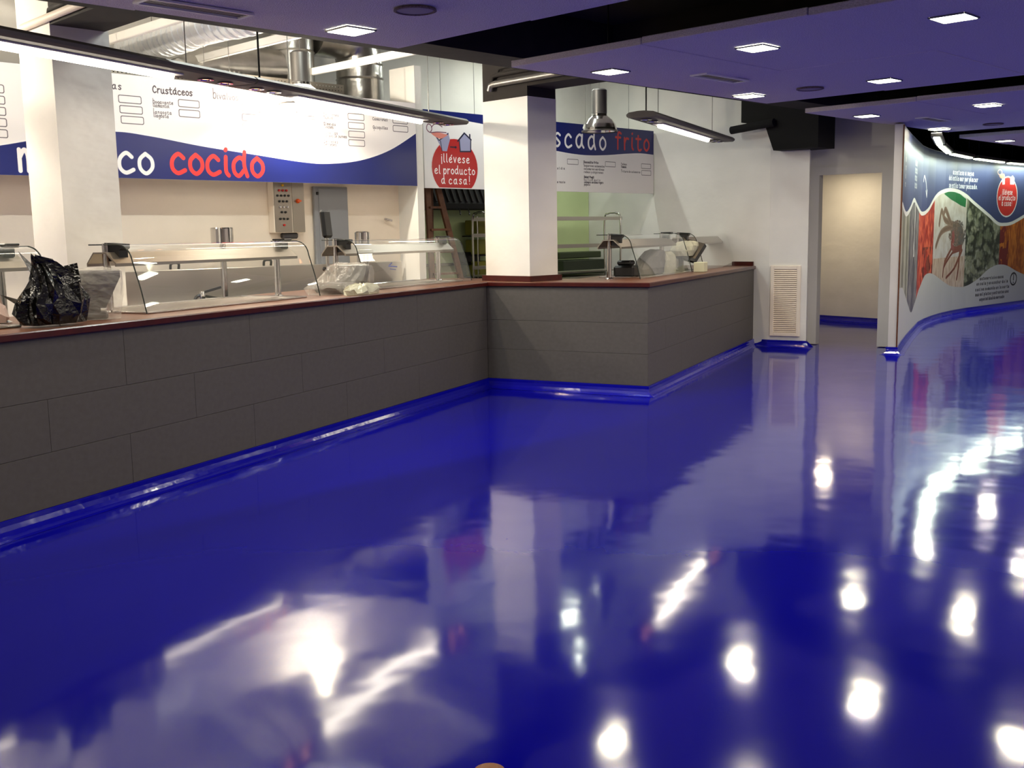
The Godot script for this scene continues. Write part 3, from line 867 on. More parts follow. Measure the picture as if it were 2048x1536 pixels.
# ------------------------------------------------------------------ counters
func counters() -> void:
	var kp := BK * Vector3(0, 0, -1)
	var F := [CL(-9.5, 0, 0), A0, C0, E0]
	var rear := [E0 + kp * 1.06, CR(0.85, 0, 1.0), CL(0.77, 0, 1.05), CL(-9.5, 0, 1.05)]
	var o := thing("serving_counter", "long grey panelled serving counter stepping forward at a corner", "counter")
	var st := mb(); plan(st, offs(F, -0.014) + rear, 0.0, 1.003); part(o, "body", st, M.panel_dark)
	var rows := [[0.09, 0.386, 0.0], [0.386, 0.673, 0.5], [0.673, 1.003, 0.0]]
	for r in rows:
		var hm: float = (r[0] + r[1]) / 2
		var hh: float = r[1] - r[0] - 0.002
		# long run
		var cuts := [-9.5]
		var t: float = -9.31 + 1.133 * r[2]
		while t < -0.3:
			cuts.append(t)
			t += 1.133
		cuts.append(0.0)
		for i in cuts.size() - 1:
			var w: float = cuts[i + 1] - cuts[i]
			st = mb(); cbox(st, Vector3.ZERO, Vector3(w - 0.002, hh, 0.012), 0.001)
			var q := part(o, "panel", st, M.panel)
			q.transform = Transform3D(BC, CL(cuts[i] + w / 2, hm, 0.0065))
		# return
		var rd := (C0 - A0).normalized()
		var rl := A0.distance_to(C0)
		st = mb(); cbox(st, Vector3.ZERO, Vector3(rl - 0.002, hh, 0.012), 0.001)
		var q2 := part(o, "panel", st, M.panel)
		q2.transform = Transform3D(Basis(rd, Vector3.UP, rd.cross(Vector3.UP)), A0 + rd * rl / 2 + Vector3(0, hm, 0) - rd.cross(Vector3.UP) * 0.0065)
		# right run
		cuts = [0.0]
		t = 1.133 * (0.5 if r[2] > 0 else 1.0)
		while t < 4.4:
			cuts.append(t)
			t += 1.133
		cuts.append(4.6)
		for i in cuts.size() - 1:
			var w: float = cuts[i + 1] - cuts[i]
			st = mb(); cbox(st, Vector3.ZERO, Vector3(w - 0.002, hh, 0.012), 0.001)
			var q := part(o, "panel", st, M.panel)
			q.transform = Transform3D(BC, CR(cuts[i] + w / 2, hm, 0.0065))
	var wt := thing("worktop", "brown wooden worktop with a dark red front edge running along both counters", "worktop")
	st = mb(); plan(st, offs(F, 0.0) + rear, 1.004, 1.045); part(wt, "board", st, M.wood)
	st = mb(); sweep(st, F, [Vector2(0.0, 1.0455), Vector2(0.018, 1.0455), Vector2(0.025, 1.039), Vector2(0.025, 1.009), Vector2(0.019, 1.003), Vector2(0.0, 1.003)]); part(wt, "nosing", st, M.nosing, "dark red wooden front edge")
	# upstand where the worktop meets the end wall
	st = mb(); plan(st, [E0 + Vector3(-0.005, 0, 0.0), E0 + kp * 0.32 + Vector3(-0.005, 0, 0), E0 + kp * 0.32 + BK * Vector3(-0.03, 0, 0), E0 + BK * Vector3(-0.03, 0, 0)], 1.046, 1.1)
	part(wt, "upstand", st, M.nosing, "dark red end upstand")
	# steel wells let into the worktop
	for w in [[CL(-3.44, 1.0455, 0.6), 1.66, 0.62, "long shallow steel well beside the plastic-wrapped stand"], [CL(-0.72, 1.0455, 0.64), 1.75, 0.56, "shallow steel well at the inner end of the long counter"], [CL(-6.1, 1.0455, 0.6), 1.7, 0.62, "steel well at the picture edge behind the black bag"], [CR(1.9, 1.0455, 0.58), 1.75, 0.5, "shallow steel well on the right counter"]]:
		var g := thing("steel_well", w[3], "food well", w[0], BC, "steel wells in the worktop")
		st = mb()
		for s in [-1, 1]:
			cbox(st, Vector3(0, 0.007, s * w[2] / 2), Vector3(w[1] + 0.03, 0.014, 0.03), 0.004); cbox(st, Vector3(s * w[1] / 2, 0.007, 0), Vector3(0.03, 0.014, w[2] - 0.03), 0.004)
		part(g, "rim", st, M.chrome)
		st = mb(); box(st, Vector3(0, 0.002, 0), Vector3(w[1] - 0.02, 0.003, w[2] - 0.02)); part(g, "pan", st, M.steel_dull)
	guard(CL(-4.28, 1.0455, 0.6), 1.75, "glass sneeze guard with brightly lit canopy beside the plastic-wrapped stand", true)
	guard(CL(-1.68, 1.0455, 0.62), 1.83, "glass sneeze guard at the inner end of the long counter, by the ladder", false)
	guard(CL(-6.83, 1.0455, 0.6), 1.75, "glass sneeze guard cut by the picture edge behind the black bag", true)
	guard(CR(0.64, 1.0455, 0.6), 1.79, "glass sneeze guard on the right counter over the grey cloth bag", false)
	guard(CR(3.1, 1.0455, 0.6), 1.79, "glass sneeze guard at the wall end of the right counter", false)

func guard(at: Vector3, ln: float, label: String, lit: bool) -> void:
	var o := thing("sneeze_guard", label, "sneeze guard", at, BC, "sneeze guards on the counters")
	for x in [0.0, ln]:
		var st := mb(); tube(st, [Vector3(x, 0.0, 0), Vector3(x, 0.445, 0)], 0.025, 14)
		var p := part(o, "post", st, M.chrome)
		st = mb(); lathe(st, [Vector2(0.045, 0.0), Vector2(0.045, 0.008), Vector2(0.03, 0.018), Vector2(0.026, 0.02)], Vector3(x, 0, 0), 16); part(p, "flange", st, M.chrome)
		st = mb()
		if x == 0.0:
			extrude(st, [Vector2(-0.03, 0.33), Vector2(0.09, 0.335), Vector2(0.09, 0.4), Vector2(0.11, 0.415), Vector2(0.11, 0.44), Vector2(-0.03, 0.45)], 0.075, Transform3D(Basis(Vector3(0, 0, 1), Vector3.UP, Vector3(-1, 0, 0)), Vector3(0.075, 0, 0.02)))
			part(o, "clamp_block", st, M.plastic_black)
		else:
			cbox(st, Vector3(x, 0.449, 0.06), Vector3(0.1, 0.014, 0.12), 0.005); part(o, "clamp_plate", st, M.plastic_black)
			st = mb(); cbox(st, Vector3(x, 0.405, 0.06), Vector3(0.08, 0.05, 0.06), 0.005); part(o, "clamp_block", st, M.plastic_black)
	# bent pane: (toward the room, up)
	var prof := [Vector2(-0.125, 0.438), Vector2(0.1, 0.437), Vector2(0.135, 0.435), Vector2(0.175, 0.422), Vector2(0.208, 0.395), Vector2(0.228, 0.36), Vector2(0.242, 0.31), Vector2(0.29, 0.16), Vector2(0.328, 0.004)]
	var sp := smoothed(prof, 3)
	var st := mb()
	for i in sp.size() - 1:
		var a: Vector2 = sp[i]
		var b: Vector2 = sp[i + 1]
		var n0 := (sp[mini(i + 1, sp.size() - 1)] - sp[maxi(i - 1, 0)] as Vector2).orthogonal().normalized()
		var n1 := (sp[mini(i + 2, sp.size() - 1)] - sp[i] as Vector2).orthogonal().normalized()
		var m0 := -Vector3(0, n0.y, n0.x)
		var m1 := -Vector3(0, n1.y, n1.x)
		if m0.y < 0:
			m0 = -m0
		if m1.y < 0:
			m1 = -m1
		var p00 := Vector3(-0.02, a.y, a.x)
		var p01 := Vector3(-0.02, b.y, b.x)
		var p10 := Vector3(ln + 0.1, a.y, a.x)
		var p11 := Vector3(ln + 0.1, b.y, b.x)
		vtx(st, p00, m0); vtx(st, p10, m0); vtx(st, p11, m1)
		vtx(st, p00, m0); vtx(st, p11, m1); vtx(st, p01, m1)
	part(o, "glass", st, M.glass, "clear bent glass pane")
	for x in [-0.02, ln + 0.1]:
		st = mb()
		var e := []
		for q in sp: e.append(Vector3(x, q.y, q.x))
		tube(st, e, 0.0045, 6); part(o, "glass_edge", st, M.glass_edge)
	# canopy between the posts
	st = mb()
	extrude(st, [Vector2(-0.1, 0.3), Vector2(-0.1, 0.32), Vector2(-0.04, 0.39), Vector2(0.07, 0.39), Vector2(0.15, 0.32), Vector2(0.15, 0.3), Vector2(0.14, 0.3), Vector2(0.138, 0.318), Vector2(0.065, 0.38), Vector2(-0.035, 0.38), Vector2(-0.09, 0.318), Vector2(-0.092, 0.3)], ln + 0.14, Transform3D(Basis(Vector3(0, 0, 1), Vector3.UP, Vector3(-1, 0, 0)), Vector3(ln + 0.07, 0, 0)))
	part(o, "canopy", st, M.steel_dull)
	st = mb(); tube(st, [Vector3(0.25, 0.342, 0.03), Vector3(ln - 0.2, 0.342, 0.03)], 0.013, 8)
	part(o, "lamp_tube", st, M.tube if lit else M.white_paint)
	if lit: area_light(o, "tube_light", Vector3(ln / 2, 0.322, 0.03), Vector2(ln - 0.5, 0.03), 0.1, NEUT)

# ------------------------------------------------------------------ menu boards
func hung_board(called: String, u0: float, u1: float, h0: float, h1: float, v: float, label: String, m: Material, wires: Array) -> Node3D:
	var o := thing(called, label, "sign", K(u0, h0, v), BK, "menu boards over the kitchen")
	var w := u1 - u0
	var h := h1 - h0
	var st := mb(); box(st, Vector3(w / 2, h / 2, -0.0125), Vector3(w, h, 0.024)); part(o, "panel", st, M.white_paint)
	st = mb(); quad(st, Vector3(0, 0, 0.001), Vector3(w, 0, 0.001), Vector3(w, h, 0.001), Vector3(0, h, 0.001)); part(o, "print", st, m)
	for x in wires:
		st = mb(); tube(st, [Vector3(x - u0, h, -0.012), Vector3(x - u0, 3.9 - h0, -0.012)], 0.003, 5); part(o, "wire", st, M.alu)
	return o

func boards() -> void:
	var ink := Color(0.33, 0.3, 0.33)
	var navy := Color(0.075, 0.12, 0.4)
	var paper := Color(0.95, 0.93, 0.93)
	var red := Color(0.93, 0.2, 0.2)
	var wht := Color(0.97, 0.95, 0.95)
	# ---- cooked seafood
	canvas(5.24, 0.86, 390, Vector2(2.2, 2.035), paper)
	var wave := [Vector2(2.0, 2.08), Vector2(2.8, 2.2), Vector2(3.19, 2.265), Vector2(3.6, 2.35), Vector2(4.09, 2.42), Vector2(4.44, 2.4), Vector2(4.91, 2.34), Vector2(5.48, 2.285), Vector2(5.96, 2.24), Vector2(6.28, 2.232), Vector2(6.69, 2.28), Vector2(7.08, 2.4), Vector2(7.46, 2.6)]
	fillpoly([Vector2(7.46, 2.0), Vector2(2.0, 2.0)] + smoothed(wave, 8), navy)
	stroke(wave, 0.012, wht)
	fit("marisco", 3.31, 4.46, 2.075, 0.165, 0.034, wht, 0.4)
	fit("cocido", 4.61, 5.56, 2.085, 0.165, 0.038, red, 0.35)
	fit("Bivalvos", 5.06, 5.32, 2.76, 0.035, 0.008, ink.lightened(0.2), 0.7)
	write("Pescados", Vector2(2.9, 2.765), 0.035, 0.008, ink, 0.7)
	fit("Ostras", 3.95, 4.21, 2.765, 0.035, 0.008, ink, 0.7)
	fit("Crusta'ceos", 4.485, 4.86, 2.765, 0.036, 0.009, ink, 0.8)
	for b in [[4.175, 2.66], [4.18, 2.575], [4.185, 2.49], [3.05, 2.66], [3.05, 2.575], [3.05, 2.49], [3.05, 2.405], [3.05, 2.32], [4.72, 2.665], [4.72, 2.58], [6.555, 2.672], [6.555, 2.585], [6.555, 2.5], [6.552, 2.415], [7.13, 2.672], [7.13, 2.588], [5.95, 2.672], [5.95, 2.585], [5.95, 2.5], [5.95, 2.412], [5.35, 2.672], [5.35, 2.585], [5.35, 2.5]]:
		rrect(Vector2(b[0], b[1]), Vector2(b[0] + 0.2, b[1] + 0.06), 0.012, 0.006, ink)
	var words := [["Bogavante", 4.48, 4.67, 2.675], ["Llamantol", 4.48, 4.63, 2.645], ["Langosta", 4.48, 4.65, 2.59], ["Llagosta", 4.48, 4.62, 2.56], ["Mejillones", 6.255, 6.44, 2.69], ["Musclos", 6.255, 6.37, 2.66], ["Almejas", 6.255, 6.4, 2.6], ["Cloisses", 6.255, 6.37, 2.57], ["Canaillas", 6.25, 6.42, 2.515], ["Cargols de punxes", 6.25, 6.53, 2.487], ["Percebes", 6.25, 6.42, 2.43], ["Percebes", 6.25, 6.4, 2.402], ["Camarones", 6.865, 7.06, 2.685], ["Quisquillas", 6.865, 7.06, 2.602]]
	for w in words: fit(w[0], w[1], w[2], w[3], 0.018, 0.0045, ink.lightened(0.15), 0.6)
	for s in [[3.0, 2.1, 0.16], [2.6, 2.15, 0.22], [2.3, 2.1, 0.2]]:
		oval(Vector2(s[0], s[1]), s[2], s[2] * 0.45, Color(0.5, 0.25, 0.25))
	hung_board("menu_board", 2.2, 7.44, 2.035, 2.895, 8.677, "long white and navy menu board reading marisco cocido", printed(), [4.1, 5.0, 5.25, 6.9])
	# ---- take it home
	canvas(1.2, 0.857, 700, Vector2(7.82, 2.035), paper)
	fillpoly([Vector2(7.7, 2.95), Vector2(9.1, 2.95), Vector2(9.1, 2.74), Vector2(8.74, 2.785), Vector2(8.26, 2.82), Vector2(7.82, 2.85), Vector2(7.7, 2.86)], navy)
	# red badge, cut flat below
	var bd := []
	for k in 33:
		var a := -0.95 + (PI + 1.9) * k / 32.0
		bd.append(Vector2(8.285 + cos(a) * 0.37, maxf(2.035, 2.27 + sin(a) * 0.335)))
	fillpoly(bd, Color(0.93, 0.9, 0.9))
	var bd2 := []
	for p in bd: bd2.append(Vector2(8.285, 2.27) + (p - Vector2(8.285, 2.27)) * 0.96)
	fillpoly(bd2, Color(0.72, 0.1, 0.11))
	var dk := Color(0.1, 0.1, 0.22)
	var grey := Color(0.62, 0.62, 0.75)
	fillpoly([Vector2(8.0, 2.6), Vector2(8.05, 2.57), Vector2(8.19, 2.66), Vector2(8.215, 2.58), Vector2(8.165, 2.45), Vector2(8.1, 2.45)], grey)
	stroke([Vector2(8.0, 2.61), Vector2(8.05, 2.565), Vector2(8.19, 2.645)], 0.012, dk, false)
	stroke([Vector2(8.07, 2.56), Vector2(8.09, 2.45)], 0.01, dk)
	fillpoly([Vector2(7.93, 2.635), Vector2(8.03, 2.65), Vector2(8.13, 2.64), Vector2(8.18, 2.63), Vector2(8.08, 2.585), Vector2(8.0, 2.6)], Color(0.9, 0.55, 0.5), true)
	var feel := Color(0.5, 0.33, 0.4)
	stroke([Vector2(8.16, 2.655), Vector2(8.03, 2.655), Vector2(7.92, 2.645), Vector2(7.87, 2.68), Vector2(7.885, 2.73), Vector2(7.93, 2.725), Vector2(7.945, 2.68), Vector2(7.925, 2.65)], 0.011, feel)
	stroke([Vector2(7.94, 2.7), Vector2(7.98, 2.735), Vector2(8.04, 2.74), Vector2(8.1, 2.715)], 0.011, feel)
	stroke([Vector2(8.22, 2.5), Vector2(8.3, 2.5)], 0.014, dk)
	oval(Vector2(8.3, 2.5), 0.016, 0.014, dk)
	fillpoly([Vector2(8.36, 2.585), Vector2(8.44, 2.66), Vector2(8.53, 2.6), Vector2(8.53, 2.465), Vector2(8.37, 2.46)], grey)
	stroke([Vector2(8.335, 2.57), Vector2(8.44, 2.665), Vector2(8.545, 2.595)], 0.018, dk, false)
	stroke([Vector2(8.36, 2.58), Vector2(8.37, 2.455), Vector2(8.535, 2.462), Vector2(8.54, 2.6)], 0.016, dk, false)
	stroke([Vector2(8.525, 2.61), Vector2(8.525, 2.65)], 0.022, dk)
	fit("|lle'vese", 8.07, 8.52, 2.33, 0.055, 0.012, wht, 0.75)
	fit("el producto", 7.97, 8.6, 2.2, 0.055, 0.012, wht, 0.75)
	fit("a casa!", 8.07, 8.52, 2.09, 0.055, 0.012, wht, 0.75)
	hung_board("menu_board", 7.82, 9.02, 2.035, 2.892, 8.992, "square sign with a red badge reading llevese el producto a casa", printed(), [8.1, 8.62])
	# ---- fried fish
	canvas(3.0, 0.857, 640, Vector2(9.04, 2.035), paper)
	fillpoly([Vector2(12.1, 2.95), Vector2(9.0, 2.95), Vector2(9.0, 2.62), Vector2(9.5, 2.58), Vector2(10.01, 2.53), Vector2(10.35, 2.505), Vector2(10.67, 2.5), Vector2(11.05, 2.52), Vector2(11.4, 2.55), Vector2(11.75, 2.57), Vector2(12.1, 2.56)], navy)
	stroke([Vector2(9.0, 2.62), Vector2(9.5, 2.58), Vector2(10.01, 2.53), Vector2(10.35, 2.505), Vector2(10.67, 2.5), Vector2(11.05, 2.52), Vector2(11.4, 2.55), Vector2(11.75, 2.57), Vector2(12.1, 2.56)], 0.012, wht)
	fit("pescado", 9.55, 11.03, 2.595, 0.16, 0.03, wht, 0.5)
	fit("frito", 11.2, 11.96, 2.615, 0.15, 0.03, Color(0.8, 0.16, 0.16), 0.5)
	for b in [[10.225, 2.38], [10.985, 2.375], [11.765, 2.375], [11.77, 2.285], [9.5, 2.38], [9.5, 2.29]]:
		rrect(Vector2(b[0], b[1]), Vector2(b[0] + 0.21, b[1] + 0.062), 0.006, 0.006, ink)
	for w in [["Pescadito frito", 10.545, 10.84, 2.405, 0.008], ["boquerones salmonetes", 10.55, 10.97, 2.36, 0.005], ["calamares sardinas", 10.55, 10.96, 2.32, 0.006], ["rabas y chipirones", 10.55, 10.94, 2.28, 0.006], ["Peixet fregit", 10.55, 10.75, 2.215, 0.008], ["seitons molls", 10.55, 10.88, 2.18, 0.005], ["calamars sardines rogers", 10.55, 10.94, 2.15, 0.006], ["popets", 10.55, 10.67, 2.12, 0.006], ["Rabas", 11.32, 11.44, 2.405, 0.006], ["Romana", 11.32, 11.43, 2.37, 0.007], ["Fritura de calamares", 11.32, 11.74, 2.31, 0.005], ["del dia", 10.0, 10.18, 2.31, 0.006], ["de racio", 10.0, 10.18, 2.14, 0.007]]:
		fit(w[0], w[1], w[2], w[3], 0.017, w[4], ink, 0.6)
	hung_board("menu_board", 9.04, 12.04, 2.035, 2.892, 8.992, "navy and grey menu board reading pescado frito", printed(), [9.6, 10.6, 11.5])

# ------------------------------------------------------------------ mural
func mural() -> void:
	var L := 11.0
	canvas(L, 2.6, 186, Vector2(0, 0.09), Color(0.8, 0.8, 0.77))
	var up := smoothed([Vector2(-0.3, 1.86), Vector2(-0.0, 1.79), Vector2(0.2, 1.76), Vector2(0.88, 1.67), Vector2(1.57, 1.74), Vector2(2.17, 1.87), Vector2(2.67, 1.82), Vector2(3.46, 1.72), Vector2(3.9, 1.71), Vector2(4.34, 1.77), Vector2(4.75, 1.92), Vector2(5.11, 2.03), Vector2(5.55, 2.09), Vector2(5.91, 2.11), Vector2(6.3, 2.09), Vector2(6.72, 2.01), Vector2(7.06, 1.89), Vector2(7.61, 1.7), Vector2(8.03, 1.55), Vector2(8.34, 1.53), Vector2(8.63, 1.55), Vector2(8.92, 1.61), Vector2(9.5, 1.75), Vector2(10.3, 1.9), Vector2(11.2, 1.8)], 8)
	var lo := smoothed([Vector2(-0.3, 0.8), Vector2(0.45, 0.77), Vector2(0.77, 0.74), Vector2(1.57, 0.53), Vector2(2.31, 0.33), Vector2(2.86, 0.4), Vector2(3.64, 0.57), Vector2(4.09, 0.72), Vector2(4.43, 0.78), Vector2(4.88, 0.76), Vector2(5.43, 0.65), Vector2(5.99, 0.52), Vector2(6.49, 0.47), Vector2(6.89, 0.48), Vector2(7.33, 0.59), Vector2(7.67, 0.72), Vector2(8.0, 0.79), Vector2(8.29, 0.8), Vector2(8.58, 0.76), Vector2(9.04, 0.64), Vector2(9.6, 0.55), Vector2(10.4, 0.6), Vector2(11.2, 0.75)], 8)
	var at := func(line: Array, s: float) -> float:
		for i in line.size() - 1:
			if line[i + 1].x >= s:
				return lerpf(line[i].y, line[i + 1].y, clampf((s - line[i].x) / maxf(1e-5, line[i + 1].x - line[i].x), 0, 1))
		return line[line.size() - 1].y
	var nz := FastNoiseLite.new()
	nz.seed = 51
	nz.frequency = 1.0
	nz.fractal_octaves = 3
	var cell := FastNoiseLite.new()
	cell.seed = 52
	cell.noise_type = FastNoiseLite.TYPE_CELLULAR
	cell.frequency = 1.0
	cell.cellular_return_type = FastNoiseLite.RETURN_DISTANCE2_SUB
	var cv2 := FastNoiseLite.new()
	cv2.seed = 52
	cv2.noise_type = FastNoiseLite.TYPE_CELLULAR
	cv2.frequency = 1.0
	cv2.cellular_return_type = FastNoiseLite.RETURN_CELL_VALUE
	var sky := Color(0.24, 0.275, 0.45)
	var H := cv.get_height()
	for x in cv.get_width():
		var s := x / cv_s
		var hu: float = at.call(up, s)
		var hl: float = at.call(lo, s)
		var yu := clampi(int(H - (hu - 0.09) * cv_s), 0, H)
		var yl := clampi(int(H - (hl - 0.09) * cv_s), 0, H)
		cv.fill_rect(Rect2i(x, 0, 1, yu), sky)
		for y in range(yu, yl):
			var h := 0.09 + (H - y) / cv_s
			var n := nz.get_noise_2d(s * 3.0, h * 3.0)
			var f := nz.get_noise_2d(s * 12.0 + 40.0, h * 3.5)
			var c := Color.WHITE
			if s < 1.55: # silver fish, lengthwise
				c = Color(0.48, 0.47, 0.4).lerp(Color(0.75, 0.74, 0.66), clampf(0.5 + sin(s * 9.0 + n) * 0.5 + f * 0.5, 0, 1))
			elif s < 3.2:
				c = Color(0.36, 0.34, 0.36).lerp(Color(0.62, 0.6, 0.58), clampf(0.35 + sin(s * 7.0 + n * 2.0) * 0.4 + f, 0, 1))
				if absf(s - 2.45 - n * 0.06) < 0.05 and h > 1.1: c = Color(0.93, 0.92, 0.88)
			elif s < 4.86: # prawns
				c = Color(0.62, 0.14, 0.1).lerp(Color(0.92, 0.42, 0.28), clampf(0.5 + sin(s * 8.0 + h * 3.0 + n * 4.0) * 0.4 + f, 0, 1))
				if h < 1.2 and s > 3.9 and n > 0.05: c = c.darkened(0.35)
			elif s < 6.7: # crab on ice
				c = Color(0.8, 0.76, 0.7).lerp(Color(0.88, 0.86, 0.82), clampf(0.5 + n, 0, 1))
				if h < 1.0: c = Color(0.86, 0.78, 0.68).lerp(Color(0.74, 0.62, 0.52), clampf(f + 0.35, 0, 1))
			elif s < 8.15: # clams and mussels
				var d := cell.get_noise_2d(s * 2.6, h * 3.4)
				var k := cv2.get_noise_2d(s * 2.6, h * 3.4)
				c = Color(0.66, 0.66, 0.54).lerp(Color(0.34, 0.38, 0.28), clampf(0.5 + k * 0.7, 0, 1))
				c = c.lightened(clampf(f * 0.5 + sin(h * 60.0 + k * 9.0) * 0.06, 0, 0.35))
				c = c.lerp(Color(0.16, 0.18, 0.14), clampf((-0.62 - d) * 3.2 + n * 0.8, 0, 0.85))
			else: # cooked shrimps
				c = Color(0.62, 0.28, 0.06).lerp(Color(0.86, 0.5, 0.16), clampf(0.5 + sin(s * 11.0 + n * 3.0) * 0.35 + f, 0, 1))
				if s < 8.55 and h < 1.3 + n: c = Color(0.5, 0.14, 0.13)
			cv.set_pixel(x, y, c)
	fillpoly([Vector2(5.47, 2.04), Vector2(5.75, 2.08), Vector2(6.0, 2.09), Vector2(6.35, 2.05), Vector2(6.66, 1.97), Vector2(6.64, 1.83), Vector2(6.4, 1.86), Vector2(6.17, 1.91), Vector2(5.9, 1.95)], Color(0.12, 0.45, 0.24))
	# spider crab
	var rr := RandomNumberGenerator.new()
	rr.seed = 61
	var body := [Vector2(5.85, 1.55), Vector2(6.0, 1.6), Vector2(6.2, 1.58), Vector2(6.4, 1.56), Vector2(6.55, 1.48), Vector2(6.62, 1.35), Vector2(6.6, 1.22), Vector2(6.45, 1.15), Vector2(6.25, 1.2), Vector2(6.05, 1.32), Vector2(5.95, 1.42)]
	fillpoly(body, Color(0.5, 0.43, 0.37), true)
	for k in 260:
		var a := rr.randf() * TAU_S
		var q := sqrt(rr.randf())
		var p := Vector2(6.28 + cos(a) * q * 0.4, 1.38 + sin(a) * q * 0.22)
		stroke([p, p + Vector2(rr.randf_range(-0.06, 0.06), rr.randf_range(-0.02, 0.02))], rr.randf_range(0.015, 0.04), Color(0.42, 0.38, 0.33).lerp(Color(0.6, 0.5, 0.44), rr.randf()).lerp(Color(0.38, 0.4, 0.4), 0.5 if p.x > 6.35 else 0.0))
	for l in [[Vector2(6.02, 1.14), Vector2(5.67, 0.93), Vector2(5.59, 0.69)], [Vector2(6.51, 1.12), Vector2(6.14, 1.08), Vector2(5.82, 0.95), Vector2(5.64, 0.85)], [Vector2(6.55, 1.1), Vector2(6.23, 0.81), Vector2(5.78, 0.66)], [Vector2(6.45, 1.1), Vector2(6.42, 0.82), Vector2(6.35, 0.61)]]:
		stroke(l, 0.045, Color(0.5, 0.27, 0.2))
		stroke([l[0], l[1]], 0.06, Color(0.56, 0.34, 0.26))
	for l in [[Vector2(6.0, 1.5), Vector2(5.6, 1.46), Vector2(5.3, 1.38), Vector2(5.05, 1.2)], [Vector2(6.0, 1.55), Vector2(5.6, 1.62), Vector2(5.35, 1.76), Vector2(5.22, 1.55)], [Vector2(5.9, 1.58), Vector2(5.62, 1.78), Vector2(5.5, 1.7)]]:
		stroke(l, 0.1, Color(0.6, 0.5, 0.42))
		stroke(l, 0.05, Color(0.52, 0.42, 0.35))
	stroke([Vector2(6.12, 1.35), Vector2(6.03, 1.2), Vector2(6.2, 1.12), Vector2(6.5, 1.15)], 0.1, Color(0.55, 0.33, 0.28))
	for k in 30:
		var p := Vector2(rr.randf_range(5.98, 6.15), rr.randf_range(1.15, 1.45))
		stroke([p, p + Vector2(0.03, -0.05)], 0.02, Color(0.66, 0.36, 0.34))
	# white border and lettering
	stroke(up, 0.06, Color(0.93, 0.92, 0.89), false)
	var wht := Color(0.9, 0.9, 0.92)
	fit("acostese a mesa", 5.94, 6.96, 2.37, 0.05, 0.014, wht, 0.6)
	fit("del estilo mar por placer", 5.73, 7.13, 2.27, 0.05, 0.014, wht, 0.6)
	fit("se estila tomar pescado.", 5.75, 7.12, 2.15, 0.05, 0.014, wht, 0.6)
	for i in 4:
		write("mar " if i % 2 else "del ", Vector2(0.5, 2.3 - i * 0.1), 0.045, 0.014, wht.darkened(0.2))
		write("pescado" if i % 2 else "marisco", Vector2(2.2, 2.34 - i * 0.1), 0.06, 0.016, wht.darkened(0.2), 0.6)
	stroke([Vector2(3.75, 2.18), Vector2(3.82, 2.26), Vector2(3.95, 2.22), Vector2(4.06, 2.13), Vector2(4.14, 1.98)], 0.03, wht)
	stroke([Vector2(4.04, 2.05), Vector2(4.14, 1.96), Vector2(4.18, 2.06)], 0.03, wht, false)
	oval(Vector2(8.39, 2.03), 0.46, 0.37, Color(0.92, 0.9, 0.9))
	oval(Vector2(8.39, 2.03), 0.435, 0.345, Color(0.8, 0.17, 0.15))
	fillpoly([Vector2(8.1, 2.42), Vector2(8.24, 2.42), Vector2(8.26, 2.25), Vector2(8.15, 2.24)], Color(0.82, 0.8, 0.82))
	fillpoly([Vector2(7.98, 2.42), Vector2(8.2, 2.44), Vector2(8.22, 2.36), Vector2(8.05, 2.36)], Color(0.9, 0.6, 0.5), true)
	ring(Vector2(8.02, 2.46), 0.09, 0.045, 0.02, Color(0.75, 0.6, 0.6))
	fillpoly([Vector2(8.48, 2.37), Vector2(8.58, 2.42), Vector2(8.68, 2.37), Vector2(8.67, 2.25), Vector2(8.49, 2.25)], Color(0.82, 0.82, 0.86))
	fit("|lle'vese", 8.16, 8.62, 2.07, 0.06, 0.014, wht, 0.6)
	fit("el producto", 8.02, 8.76, 1.97, 0.06, 0.014, wht, 0.6)
	fit("a casa!", 8.16, 8.62, 1.87, 0.06, 0.014, wht, 0.6)
	var blk := Color(0.12, 0.12, 0.13)
	fit("autoservicio o mesa", 7.38, 8.4, 0.555, 0.032, 0.013, blk, 0.6)
	fit("en sala y en acabar de la", 7.26, 8.61, 0.465, 0.032, 0.013, blk, 0.6)
	fit("cocina comande en la carta", 7.22, 8.68, 0.365, 0.032, 0.013, blk, 0.6)
	fit("mas mil platos y entrantes una", 7.23, 8.66, 0.275, 0.032, 0.013, blk, 0.6)
	fit("especialidad de mercado", 7.4, 8.47, 0.185, 0.032, 0.013, blk, 0.6)
	ring(Vector2(8.85, 0.515), 0.14, 0.11, 0.03, blk)
	stroke([Vector2(8.85, 0.59), Vector2(8.85, 0.5)], 0.03, blk)
	oval(Vector2(8.85, 0.45), 0.02, 0.014, blk)
	# sheet on the curved wall
	var st := mb()
	var line := offs(MURAL, 0.006)
	var top := offs(MURAL, 0.006)
	var s0 := 0.0
	for i in MURAL.size() - 1:
		var a: Vector3 = line[i]
		var b: Vector3 = line[i + 1]
		var s1: float = s0 + MURAL[i].distance_to(MURAL[i + 1])
		if s1 > L:
			b = a.lerp(b, (L - s0) / (s1 - s0))
			s1 = L
		quad(st, Vector3(a.x, 0.092, a.z), Vector3(b.x, 0.092, b.z), Vector3(b.x, 2.69, b.z), Vector3(a.x, 2.69, a.z), [Vector2(s0 / L, 1), Vector2(s1 / L, 1), Vector2(s1 / L, 0), Vector2(s0 / L, 0)])
		s0 = s1
	var m := printed()
	m.roughness = 0.45
	var o := part(self, numbered("mural"), st, m)
	tag(o, "long curved mural print of seafood with blue and white waves", "mural")
	st = mb()
	tube(st, [Vector3(4.611, 0.09, -12.474), Vector3(4.611, 2.69, -12.474)], 0.009, 6)
	part(o, "edge_strip", st, M.ladder, "thin brown edge strip")

